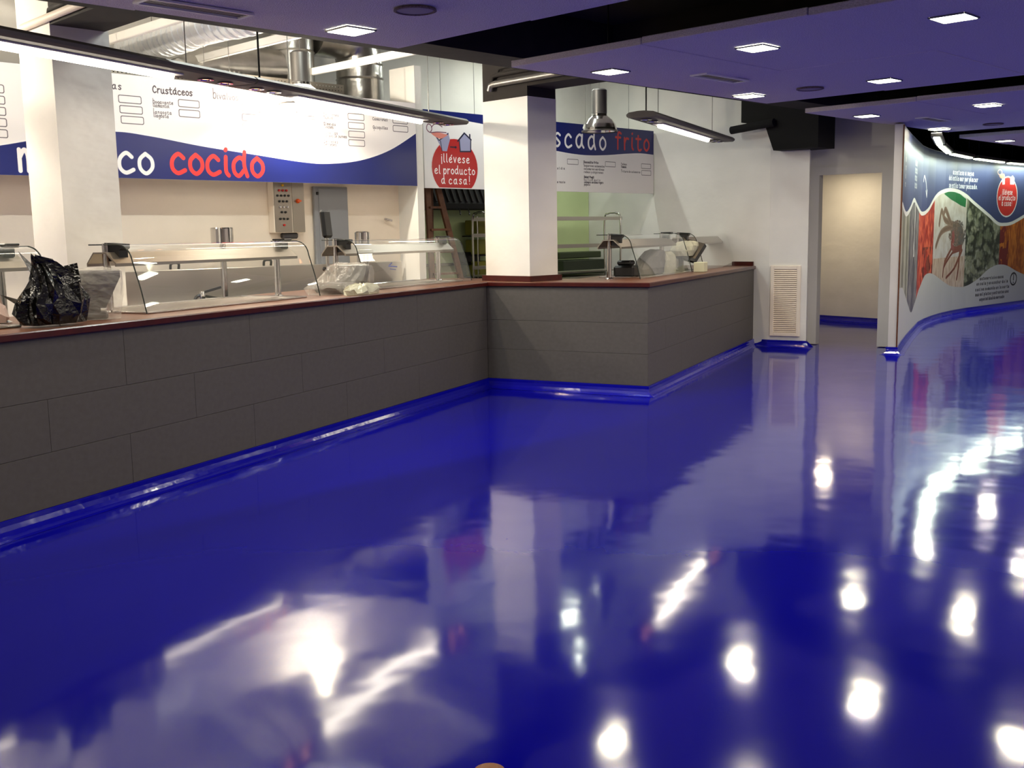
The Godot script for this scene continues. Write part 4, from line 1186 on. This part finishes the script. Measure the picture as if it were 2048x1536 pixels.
# ------------------------------------------------------------------ kitchen
func kitchen() -> void:
	var st: SurfaceTool
	# back counter with steel upstand
	var o := thing("back_counter", "stainless back counter with a tall steel splash panel under the cream wall", "counter", K(4.2, 0, 8.98), BK)
	st = mb(); cbox(st, Vector3(1.58, 0.44, 0.3), Vector3(3.16, 0.88, 0.56), 0.01); part(o, "cabinet", st, M.steel_dull)
	st = mb(); cbox(st, Vector3(1.58, 0.9, 0.3), Vector3(3.18, 0.04, 0.6), 0.008); part(o, "top", st, M.steel)
	st = mb(); cbox(st, Vector3(1.58, 1.08, 0.075), Vector3(3.18, 0.32, 0.03), 0.006); part(o, "splash_panel", st, M.steel)
	st = mb()
	bar(st, Vector3(2.98, 1.19, 0.092), Vector3(3.1, 1.18, 0.092), 0.012, 0.003, Vector3.UP); bar(st, Vector3(2.99, 1.2, 0.092), Vector3(3.03, 1.225, 0.092), 0.01, 0.003, Vector3.UP)
	bar(st, Vector3(3.0, 1.16, 0.092), Vector3(3.08, 1.15, 0.092), 0.008, 0.003, Vector3.UP)
	part(o, "blue_mark", st, M.blue, "small blue maker's mark on the steel")
	for x in [0.52, 1.5]:
		st = mb(); tube(st, smoothed([Vector3(x - 0.04, 1.245, 0.05), Vector3(x - 0.038, 1.29, 0.06), Vector3(x, 1.3, 0.065), Vector3(x + 0.038, 1.29, 0.06), Vector3(x + 0.04, 1.245, 0.05)], 4), 0.012, 8); part(o, "black_handle", st, M.plastic_black)
	# switch cabinet
	o = thing("control_cabinet", "beige steel control cabinet with rows of buttons and an orange switch", "control panel", K(5.79, 1.56, 9.0), BK)
	st = mb(); cbox(st, Vector3(0.175, 0.26, 0.05), Vector3(0.36, 0.52, 0.1), 0.006); part(o, "box", st, M.cream)
	st = mb(); cbox(st, Vector3(0.1, 0.255, 0.103), Vector3(0.195, 0.5, 0.012), 0.003); part(o, "button_door", st, M.steel_dull)
	st = mb(); cbox(st, Vector3(0.278, 0.255, 0.103), Vector3(0.14, 0.5, 0.012), 0.003); part(o, "switch_door", st, M.steel_dull)
	var rows := [[0.46, 1, "y"], [0.41, 3, "r"], [0.36, 4, "k"], [0.305, 3, "k"], [0.25, 3, "s"], [0.2, 2, "k"], [0.135, 3, "k"], [0.075, 1, "r"]]
	for r in rows:
		for i in r[1]:
			st = mb(); lathe(st, [Vector2(0.0, 0.014), Vector2(0.011, 0.012), Vector2(0.012, 0.0)], Vector3(0.1 + (i - (r[1] - 1) / 2.0) * 0.042, r[0], 0.109), 10, Basis(Vector3.RIGHT, PI / 2))
			part(o, "button", st, M.red if r[2] == "r" else M.yellow if r[2] == "y" else M.chrome if r[2] == "s" else M.plastic_black)
	st = mb(); lathe(st, [Vector2(0.0, 0.03), Vector2(0.014, 0.03), Vector2(0.022, 0.012), Vector2(0.022, 0.0)], Vector3(0.27, 0.31, 0.109), 12, Basis(Vector3.RIGHT, PI / 2)); box(st, Vector3(0.27, 0.31, 0.13), Vector3(0.05, 0.014, 0.02)); part(o, "rotary_switch", st, M.orange)
	st = mb(); cbox(st, Vector3(0.2, -0.03, 0.04), Vector3(0.18, 0.06, 0.07), 0.015); part(o, "gland_box", st, M.plastic_grey)
	# tall locker
	o = thing("locker", "tall blue-grey metal locker standing against the cream wall", "locker", K(6.3, 0.921, 8.99), BK)
	st = mb(); cbox(st, Vector3(0.21, 0.55, 0.02), Vector3(0.42, 1.1, 0.04), 0.006); part(o, "carcass", st, M.lilac_grey)
	st = mb(); cbox(st, Vector3(0.23, 0.55, 0.043), Vector3(0.36, 1.06, 0.008), 0.002); part(o, "door", st, M.lilac_grey)
	st = mb(); cbox(st, Vector3(0.035, 1.03, 0.05), Vector3(0.02, 0.03, 0.03), 0.004); part(o, "hinge", st, M.plastic_black)
	# tap outlet on the wall
	o = thing("wall_tap", "small chrome tap stub on the cream wall", "tap", K(7.26, 1.68, 9.0), BK)
	st = mb(); tube(st, [Vector3(0, 0, 0), Vector3(0, 0, 0.06)], 0.014, 10); part(o, "stub", st, M.chrome)
	st = mb(); tube(st, [Vector3(-0.06, 0.01, 0.05), Vector3(0.03, -0.005, 0.06)], 0.013, 10); part(o, "valve", st, M.chrome)
	# beer column and canister
	o = thing("tap_column", "mirror-steel drum on a slim column behind the lit sneeze guard", "tap", K(5.03, 0.921, 8.6), BK)
	st = mb(); tube(st, [Vector3.ZERO, Vector3(0, 0.56, 0)], 0.028, 12); part(o, "column", st, M.chrome)
	st = mb(); lathe(st, [Vector2(0.0, 0.55), Vector2(0.098, 0.55), Vector2(0.1, 0.56), Vector2(0.1, 0.68), Vector2(0.098, 0.69), Vector2(0.0, 0.69)], Vector3.ZERO, 26); part(o, "drum", st, M.chrome)
	o = thing("canister", "small steel canister on three legs behind the inner sneeze guard", "canister", K(6.62, 0.921, 8.6), BK)
	for i in 3:
		st = mb(); tube(st, [Vector3(-0.06 + i * 0.06, 0, 0.02 * (i % 2)), Vector3(-0.06 + i * 0.06, 0.5, 0.02 * (i % 2))], 0.012, 8); part(o, "leg", st, M.chrome)
	st = mb(); lathe(st, [Vector2(0.0, 0.49), Vector2(0.075, 0.49), Vector2(0.075, 0.63), Vector2(0.06, 0.64), Vector2(0.0, 0.64)], Vector3.ZERO, 20); part(o, "drum", st, M.chrome)
	# customer display behind the counter
	o = thing("pole_display", "black upright pole display standing behind the counter", "display", CL(-1.4, 1.0455, 0.9), BC)
	st = mb(); tube(st, [Vector3.ZERO, Vector3(0, 0.46, 0)], 0.016, 10); part(o, "pole", st, M.chrome)
	st = mb(); lathe(st, [Vector2(0.06, 0.0), Vector2(0.058, 0.012), Vector2(0.02, 0.02)], Vector3.ZERO, 16); part(o, "foot", st, M.plastic_black)
	st = mb(); cbox(st, Vector3(0.0, 0.58, 0.0), Vector3(0.13, 0.25, 0.05), 0.02, Basis(Vector3.RIGHT, -0.1)); part(o, "screen", st, M.plastic_black)
	st = mb(); bar(st, Vector3(-0.12, 0.19, 0.04), Vector3(-0.04, 0.13, 0.04), 0.03, 0.02); part(o, "handle", st, M.plastic_black)
	# extinguisher
	o = thing("fire_extinguisher", "red fire extinguisher with black handle behind the lit sneeze guard", "extinguisher", K(4.53, 0.0, 8.12), BK)
	st = mb(); lathe(st, [Vector2(0.0, 0.0), Vector2(0.07, 0.0), Vector2(0.075, 0.02), Vector2(0.075, 0.86), Vector2(0.05, 0.95), Vector2(0.025, 0.985), Vector2(0.022, 1.02)], Vector3.ZERO, 18); part(o, "cylinder", st, M.red)
	st = mb(); lathe(st, [Vector2(0.024, 1.0), Vector2(0.028, 1.03), Vector2(0.02, 1.07), Vector2(0.0, 1.075)], Vector3.ZERO, 12); part(o, "valve", st, M.chrome)
	st = mb(); bar(st, Vector3(0, 1.06, 0), Vector3(0.17, 1.1, 0.02), 0.02, 0.012); part(o, "handle", st, M.plastic_black)
	st = mb(); bar(st, Vector3(0, 1.035, 0), Vector3(0.16, 1.0, 0.02), 0.02, 0.01); part(o, "lever", st, M.plastic_black)
	st = mb(); tube(st, smoothed([Vector3(-0.02, 1.04, 0), Vector3(-0.07, 1.0, 0), Vector3(-0.085, 0.8, 0), Vector3(-0.08, 0.4, 0)], 4), 0.014, 8); part(o, "hose", st, M.plastic_black)
	# perforated cable tray on the partition, one length after another
	o = thing("cable_tray", "perforated galvanised cable tray along the top of the long menu board", "cable tray", K(4.2, 2.93, 9.04), BK)
	st = mb(); box(st, Vector3(1.285, 0.003, 0.0), Vector3(2.57, 0.003, 0.06)); part(o, "bottom", st, M.steel_dull)
	st = mb()
	var hw := 0.011
	var rowsy := [0.0, 0.028, 0.037, 0.063, 0.072, 0.098, 0.107, 0.13]
	for i in 4: box(st, Vector3(1.285, (rowsy[i * 2] + rowsy[i * 2 + 1]) / 2, 0.03), Vector3(2.57, rowsy[i * 2 + 1] - rowsy[i * 2], 0.003))
	for r in 3:
		var x := 0.0
		while x < 2.55:
			box(st, Vector3(x + 0.012, (rowsy[r * 2 + 1] + rowsy[r * 2 + 2]) / 2, 0.03), Vector3(0.024, rowsy[r * 2 + 2] - rowsy[r * 2 + 1], 0.003))
			x += 0.038
	part(o, "perforated_side", st, M.steel_dull)
	st = mb(); box(st, Vector3(1.285, 0.05, -0.02), Vector3(2.57, 0.1, 0.02)); part(o, "cable_bundle", st, M.black)
	# white roof purlins
	for b in [[4.23, "white purlin nearest the pillar by the black bag, high over the kitchen"], [5.28, "middle white purlin beside the foil-wrapped duct"], [6.55, "bright white purlin beside the bell pendant, high over the kitchen"]]:
		st = mb(); cbox(st, Vector3.ZERO, Vector3(0.045, 0.07, 3.75), 0.006)
		var q := part(self, numbered("purlin"), st, M.white_paint)
		q.transform = Transform3D(BK, K(b[0], 3.2, 8.3))
		tag(q, b[1], "beam", "white purlins over the kitchen", "structure")
	# ducts
	o = thing("spiral_duct", "big galvanised vertical duct left of the white wall end", "duct", K(7.3, 2.2, 9.42), BK, "galvanised ducts")
	st = mb(); tube(st, [Vector3.ZERO, Vector3(0, 1.15, 0), Vector3(-0.02, 1.28, 0), Vector3(-0.1, 1.4, 0), Vector3(-0.25, 1.45, 0), Vector3(-0.62, 1.45, 0)], 0.255, 26); part(o, "pipe", st, M.galv)
	for y in [0.25, 0.5, 0.75, 1.0, 1.15]:
		st = mb(); lathe(st, [Vector2(0.256, -0.012), Vector2(0.264, 0), Vector2(0.256, 0.012)], Vector3(0, y, 0), 26); part(o, "seam", st, M.galv)
	o = thing("spiral_duct", "galvanised vertical duct with elbow behind the lit bell pendant", "duct", K(6.43, 2.2, 9.42), BK, "galvanised ducts")
	st = mb(); tube(st, [Vector3.ZERO, Vector3(0, 1.62, 0)], 0.225, 26); part(o, "pipe", st, M.galv)
	for y in [0.7, 1.2, 1.5]:
		st = mb(); lathe(st, [Vector2(0.226, -0.012), Vector2(0.234, 0), Vector2(0.226, 0.012)], Vector3(0, y, 0), 26); part(o, "seam", st, M.galv)
	st = mb(); tube(st, [Vector3(-0.2, 1.0, 0), Vector3(-0.95, 0.95, 0), Vector3(-1.3, 0.8, 0), Vector3(-1.4, 0.55, 0)], 0.21, 24); part(o, "elbow", st, M.galv)
	o = thing("foil_duct", "white foil-wrapped flexible duct crossing high over the kitchen", "duct", K(5.05, 3.36, 9.1), BK)
	st = mb()
	var fp := []
	for i in 60: fp.append(Vector3(-0.08 * sin(i * 0.05), 0.01 * sin(i * 0.3), 1.9 - i * 0.05))
	var fst := mb()
	for i in 30:
		tube(fst, [fp[i * 2], fp[i * 2 + 1]], 0.163 if i % 2 else 0.159, 20, true)
	tube(fst, [fp[0], fp[30], fp[59]], 0.157, 20)
	part(o, "sleeve", fst, M.foil)
	st = mb(); tube(st, [Vector3(0, 0.15, 0.6), Vector3(0, 0.53, 0.6)], 0.004, 5); tube(st, [Vector3(0, 0.15, -0.6), Vector3(0, 0.53, -0.6)], 0.004, 5); part(o, "hanger_wire", st, M.alu)
	# extraction hood in the alley
	o = thing("extraction_hood", "dark extraction hood with slanted filter baffles behind the ladder", "hood", K(7.9, 1.83, 10.15), BK)
	st = mb(); extrude(st, [Vector2(0, 0.0), Vector2(0, 0.5), Vector2(0.35, 0.5), Vector2(0.62, 0.06), Vector2(0.62, 0.0)], 2.3, Transform3D(Basis(Vector3(0, 0, 1), Vector3.UP, Vector3(-1, 0, 0)), Vector3(2.3, 0, 0))); part(o, "shell", st, M.black)
	for i in 22:
		st = mb(); bar(st, Vector3(0.06 + i * 0.1, 0.08, 0.625), Vector3(0.06 + i * 0.1 + 0.06, 0.46, 0.39), 0.018, 0.02, Vector3.RIGHT); part(o, "baffle", st, M.dark)
	for x in [0.95, 1.1]:
		st = mb(); tube(st, smoothed([Vector3(x, 0, 0.6), Vector3(x, -0.05, 0.62), Vector3(x - 0.02, -0.075, 0.64)], 3), 0.008, 6); part(o, "hook", st, M.plastic_black)
	# cooking line under it
	o = thing("range", "dark cooking range with steel shelf below the lime wall", "stove", K(7.9, 0, 10.15), BK)
	st = mb(); cbox(st, Vector3(1.15, 0.45, 0.35), Vector3(2.3, 0.9, 0.62), 0.01); part(o, "body", st, M.steel_dull)
	st = mb(); cbox(st, Vector3(1.15, 0.92, 0.35), Vector3(2.3, 0.04, 0.64), 0.008); part(o, "hob", st, M.plastic_black)
	st = mb(); cbox(st, Vector3(1.15, 1.14, 0.1), Vector3(2.3, 0.03, 0.18), 0.006); part(o, "shelf", st, M.plastic_black)
	st = mb(); cbox(st, Vector3(1.55, 1.22, 0.1), Vector3(0.3, 0.14, 0.16), 0.01); part(o, "control_box", st, M.plastic_black)
	# rack with crates at the back of the alley
	o = thing("storage_rack", "storage rack of olive crates behind the corner pillar", "rack", K(9.4, 0.942, 10.1), BK)
	for y in [0.02, 0.3, 0.55]:
		st = mb(); box(st, Vector3(0.25, y, 0.15), Vector3(0.5, 0.015, 0.3)); part(o, "shelf", st, M.dark)
	for x in [0.0, 0.5]:
		st = mb(); tube(st, [Vector3(x, 0, 0.29), Vector3(x, 0.8, 0.29)], 0.01, 6); part(o, "upright", st, M.chrome)
	var olive := mat(Color(0.52, 0.5, 0.16), 0.6)
	for y in [0.03, 0.31, 0.56]:
		st = mb(); cbox(st, Vector3(0.25, y + 0.1, 0.15), Vector3(0.44, 0.19, 0.26), 0.01); part(o, "crate", st, olive)
	# dark cooker in the fried fish kitchen
	o = thing("fryer", "dark green-black fryer against the lime wall of the fried fish kitchen", "fryer", K(11.05, 0, 10.15), BK)
	st = mb(); cbox(st, Vector3(0.45, 0.45, 0.25), Vector3(0.9, 0.9, 0.45), 0.01); part(o, "body", st, M.steel_dull)
	st = mb(); cbox(st, Vector3(0.45, 1.03, 0.2), Vector3(0.9, 0.2, 0.3), 0.01); part(o, "tank", st, mat(Color(0.16, 0.2, 0.11), 0.5))
	st = mb(); cbox(st, Vector3(0.45, 1.2, 0.16), Vector3(0.9, 0.09, 0.25), 0.01); part(o, "hood_strip", st, mat(Color(0.22, 0.27, 0.14), 0.5))
	# chrome trolleys: rounded end frames carrying rails
	trolley(K(9.6, 0, 9.25), 1.85, 0.28, "chrome tray trolley under the fried fish board", [1.34, 1.7])
	trolley(K(9.08, 0, 9.42), 0.45, 0.28, "chrome tray trolley half hidden by the corner pillar", [1.1, 1.5, 1.7])
	# step ladder
	o = thing("step_ladder", "wooden step ladder leaning open in the alley beside the white wall end", "ladder", K(8.12, 0, 9.3), BK)
	var ft := [Vector3(-0.02, 2.28, 0), Vector3(0.13, 2.28, 0)]
	st = mb(); bar(st, Vector3(-0.1, 0.01, 0.2), Vector3(-0.02, 2.28, 0.02), 0.03, 0.075, Vector3.FORWARD); part(o, "stile", st, M.ladder)
	st = mb(); bar(st, Vector3(0.62, 0.01, 0.2), Vector3(0.08, 2.28, 0.02), 0.03, 0.075, Vector3.FORWARD); part(o, "stile", st, M.ladder)
	for i in 8:
		var f := (0.3 + i * 0.255) / 2.28
		st = mb(); bar(st, Vector3(lerpf(-0.1, -0.02, f), 0.3 + i * 0.255, lerpf(0.2, 0.02, f)), Vector3(lerpf(0.62, 0.08, f), 0.3 + i * 0.255, lerpf(0.2, 0.02, f)), 0.025, 0.07, Vector3.UP); part(o, "tread", st, M.ladder)
	for x in [0.0, 1.0]:
		st = mb(); bar(st, Vector3(lerpf(-0.06, 0.5, x), 0.01, -0.55), Vector3(lerpf(-0.02, 0.08, x), 2.24, -0.02), 0.025, 0.05, Vector3.FORWARD); part(o, "rear_leg", st, M.ladder)
	st = mb(); cbox(st, Vector3(0.03, 2.3, 0.0), Vector3(0.2, 0.03, 0.12), 0.006); part(o, "cap", st, M.ladder)

func trolley(at: Vector3, ln: float, dp: float, label: String, rails: Array) -> void:
	var o := thing("tray_trolley", label, "trolley", at, BK, "chrome tray trolleys")
	for x in [0.0, ln]:
		var st := mb()
		tube(st, smoothed([Vector3(x - 0.0, 0.02, -dp / 2), Vector3(x, 1.0, -dp / 2), Vector3(x, 1.68, -dp / 2), Vector3(x, 1.77, -dp / 2 + 0.07), Vector3(x, 1.78, 0), Vector3(x, 1.77, dp / 2 - 0.07), Vector3(x, 1.68, dp / 2), Vector3(x, 1.0, dp / 2), Vector3(x, 0.02, dp / 2)], 4), 0.014, 8)
		part(o, "end_frame", st, M.chrome)
	for y in rails:
		for s in [-1, 1]:
			var st := mb(); bar(st, Vector3(-0.02, y, s * dp / 2), Vector3(ln + 0.03, y, s * dp / 2), 0.045, 0.012, Vector3.UP); part(o, "rail", st, M.steel)
	var st2 := mb(); box(st2, Vector3(ln / 2, 1.0, 0), Vector3(ln, 0.02, dp)); part(o, "shelf", st2, M.steel)

# ------------------------------------------------------------------ things on the counter
func on_counter() -> void:
	var st: SurfaceTool
	var y := 1.0475
	# black bin bag
	var o := thing("bin_bag", "crumpled black plastic bag standing on the long counter", "bag", CL(-5.12, y + 0.012, 0.16), BC)
	st = mb()
	bag(st, [[0.0, 0, 0, 0.17, 0.1], [0.05, 0.0, 0.0, 0.185, 0.115], [0.13, 0.0, 0.01, 0.18, 0.11], [0.2, 0.01, 0.01, 0.15, 0.1], [0.27, 0.0, 0.0, 0.1, 0.08], [0.32, -0.04, 0.0, 0.05, 0.05], [0.36, -0.1, 0.0, 0.012, 0.015]], 5, 0.32, 30, 6)
	part(o, "sack", st, M.bin)
	st = mb()
	tri(st, Vector3(-0.1, 0.2, 0.02), Vector3(-0.03, 0.4, -0.2), Vector3(0.03, 0.26, -0.08)); tri(st, Vector3(-0.1, 0.2, 0.02), Vector3(0.03, 0.26, -0.08), Vector3(-0.06, 0.24, 0.05))
	tri(st, Vector3(0.02, 0.3, 0.0), Vector3(0.1, 0.33, 0.1), Vector3(0.08, 0.22, 0.14)); tri(st, Vector3(-0.16, 0.12, 0.04), Vector3(-0.22, 0.17, -0.14), Vector3(-0.1, 0.06, -0.06))
	part(o, "loose_corners", st, M.bin)
	# pink-white bag at the edge
	o = thing("plastic_bag", "small pale pink plastic bag beside the black bag", "bag", CL(-5.24, y + 0.012, 0.62), BC)
	st = mb(); bag(st, [[0.0, 0, 0, 0.16, 0.12], [0.04, 0, 0, 0.17, 0.13], [0.08, 0.03, 0, 0.13, 0.1], [0.12, 0.08, 0, 0.05, 0.05], [0.15, 0.09, 0, 0.02, 0.02]], 8, 0.3, 22, 5)
	var pink := mat(Color(0.82, 0.7, 0.66), 0.4)
	part(o, "sack", st, pink)
	# wrapped stand: a grey display lying back inside clear film
	o = thing("wrapped_display", "grey slanted display wrapped in clear plastic beside the black bag", "display", CL(-4.7, y, 0.33), Basis(Vector3.UP, 0.38))
	st = mb(); cbox(st, Vector3(0.0, 0.02, -0.02), Vector3(0.2, 0.04, 0.2), 0.012); part(o, "foot", st, M.plastic_grey)
	st = mb(); cbox(st, Vector3(0.01, 0.09, -0.03), Vector3(0.1, 0.12, 0.06), 0.01); part(o, "stem", st, M.plastic_grey)
	st = mb(); extrude(st, [Vector2(-0.07, 0.0), Vector2(0.08, 0.0), Vector2(0.17, 0.2), Vector2(0.17, 0.225), Vector2(-0.16, 0.225), Vector2(-0.16, 0.2)], 0.05, Transform3D(Basis(Vector3.RIGHT, 0.38), Vector3(0.01, 0.08, -0.05))); part(o, "screen", st, M.plastic_grey)
	st = mb(); bag(st, [[0.0, 0.0, 0, 0.17, 0.13], [0.06, 0.0, 0, 0.175, 0.14], [0.13, 0.0, 0.0, 0.185, 0.14], [0.21, 0.0, 0.01, 0.195, 0.14], [0.285, 0.0, 0.03, 0.195, 0.1], [0.3, 0.0, 0.03, 0.1, 0.05]], 14, 0.07, 28, 7); part(o, "plastic_film", st, M.film, "clear crinkled plastic film")
	# wrapped scale in front of the inner sneeze guard
	o = thing("wrapped_scale", "weighing scale bundled in clear plastic between the two sneeze guards", "scale", CL(-2.07, y, 0.36), BC)
	st = mb(); cbox(st, Vector3(0.05, 0.05, 0.0), Vector3(0.34, 0.08, 0.3), 0.02); part(o, "body", st, M.plastic_grey)
	st = mb(); cbox(st, Vector3(0.2, 0.15, 0.03), Vector3(0.05, 0.16, 0.3), 0.012, Basis(Vector3.FORWARD, 0.35)); part(o, "screen", st, M.plastic_grey)
	st = mb(); bag(st, [[0.0, 0.05, 0, 0.3, 0.2], [0.05, 0.05, 0, 0.31, 0.2], [0.1, 0.1, 0.0, 0.24, 0.2], [0.16, 0.15, 0.01, 0.17, 0.2], [0.22, 0.18, 0.02, 0.11, 0.18], [0.24, 0.18, 0.02, 0.05, 0.1]], 19, 0.14, 28, 7); part(o, "plastic_film", st, M.film, "clear crinkled plastic film")
	o = thing("film_roll", "crumpled cream plastic film in front of the bundled scale", "film", CL(-2.12, y, 0.08), BC)
	st = mb(); bag(st, [[0.0, 0, 0, 0.2, 0.07], [0.03, 0, 0, 0.21, 0.08], [0.06, 0, 0, 0.17, 0.06], [0.075, 0, 0, 0.08, 0.03]], 27, 0.25, 24, 6); part(o, "sheet", st, M.film_dense)
	# paper strip on the counter
	# right counter
	o = thing("black_box", "low black box behind the grey cloth bag on the right counter", "box", CR(1.12, y, 0.58), BC)
	st = mb(); cbox(st, Vector3(0, 0.06, 0), Vector3(0.22, 0.12, 0.22), 0.02); part(o, "case", st, M.plastic_black)
	st = mb(); cbox(st, Vector3(0.07, 0.145, -0.03), Vector3(0.16, 0.05, 0.15), 0.015); part(o, "lid", st, M.plastic_black)
	o = thing("cloth_bag", "grey cloth-covered bundle on the right counter", "bag", CR(1.7, y + 0.015, 0.52), BC)
	st = mb(); bag(st, [[0.0, 0, 0, 0.34, 0.11], [0.06, 0.0, 0, 0.34, 0.12], [0.12, 0.05, 0, 0.29, 0.115], [0.18, 0.12, 0, 0.22, 0.11], [0.235, 0.2, 0, 0.12, 0.1], [0.25, 0.22, 0, 0.06, 0.05]], 33, 0.1, 26, 4); part(o, "cover", st, M.cloth)
	o = thing("wrapped_bundle", "cream plastic-wrapped bundle between the grey bag and the wrapped monitor", "bundle", CR(2.24, y, 0.52), BC)
	st = mb(); bag(st, [[0.0, 0, 0, 0.22, 0.11], [0.07, 0.0, 0, 0.23, 0.12], [0.14, 0.0, 0, 0.23, 0.12], [0.2, 0.0, 0, 0.2, 0.1], [0.235, 0.0, 0, 0.12, 0.07]], 37, 0.14, 26, 6); part(o, "sack", st, M.film_dense)
	o = thing("wrapped_monitor", "black tilted monitor under plastic film on the right counter", "monitor", CR(2.72, y, 0.42), BC)
	st = mb(); cbox(st, Vector3(0.05, 0.01, 0), Vector3(0.2, 0.02, 0.2), 0.006); part(o, "foot", st, M.plastic_black)
	st = mb(); bar(st, Vector3(-0.12, 0.02, 0.0), Vector3(-0.12, 0.16, 0.0), 0.05, 0.05); bar(st, Vector3(-0.13, 0.02, 0), Vector3(0.1, 0.02, 0), 0.03, 0.05); part(o, "arm", st, M.plastic_black)
	st = mb(); cbox(st, Vector3(0.12, 0.23, 0.05), Vector3(0.52, 0.06, 0.26), 0.025, Basis(Vector3.BACK, 0.36) * Basis(Vector3.RIGHT, 0.3)); part(o, "screen", st, M.plastic_black)
	st = mb(); bag(st, [[0.18, -0.05, 0.0, 0.18, 0.12], [0.24, 0.0, 0.0, 0.24, 0.13], [0.29, 0.08, 0, 0.25, 0.13], [0.33, 0.18, 0, 0.2, 0.1], [0.345, 0.2, 0, 0.1, 0.05]], 41, 0.1, 24, 5); part(o, "plastic_film", st, M.film_dense, "cream plastic film over the top")
	o = thing("card_box", "small white cube box in front of the wrapped monitor", "box", CR(2.52, y, 0.17), BC)
	st = mb(); cbox(st, Vector3(0, 0.055, 0), Vector3(0.16, 0.11, 0.12), 0.004); part(o, "carton", st, mat(Color(0.85, 0.84, 0.72), 0.7))
	st = mb(); box(st, Vector3(0, 0.1105, 0), Vector3(0.155, 0.001, 0.05)); part(o, "flap", st, mat(Color(0.8, 0.79, 0.68), 0.7))
	# brown rounded cap at the lower edge of the picture
	o = thing("brown_cap", "tan rounded cap on the blue floor at the picture's lower edge", "cap", Vector3(-0.082, 0.0, -2.735))
	st = mb(); lathe(st, [Vector2(0.0, 0.0), Vector2(0.05, 0.0), Vector2(0.052, 0.01), Vector2(0.044, 0.026), Vector2(0.025, 0.036), Vector2(0.0, 0.039)], Vector3.ZERO, 24); part(o, "dome", st, mat(Color(0.55, 0.33, 0.1), 0.5))
	st = mb(); lathe(st, [Vector2(0.052, 0.002), Vector2(0.056, 0.004), Vector2(0.056, 0.008), Vector2(0.052, 0.01)], Vector3.ZERO, 24); part(o, "rim", st, mat(Color(0.45, 0.25, 0.08), 0.5))
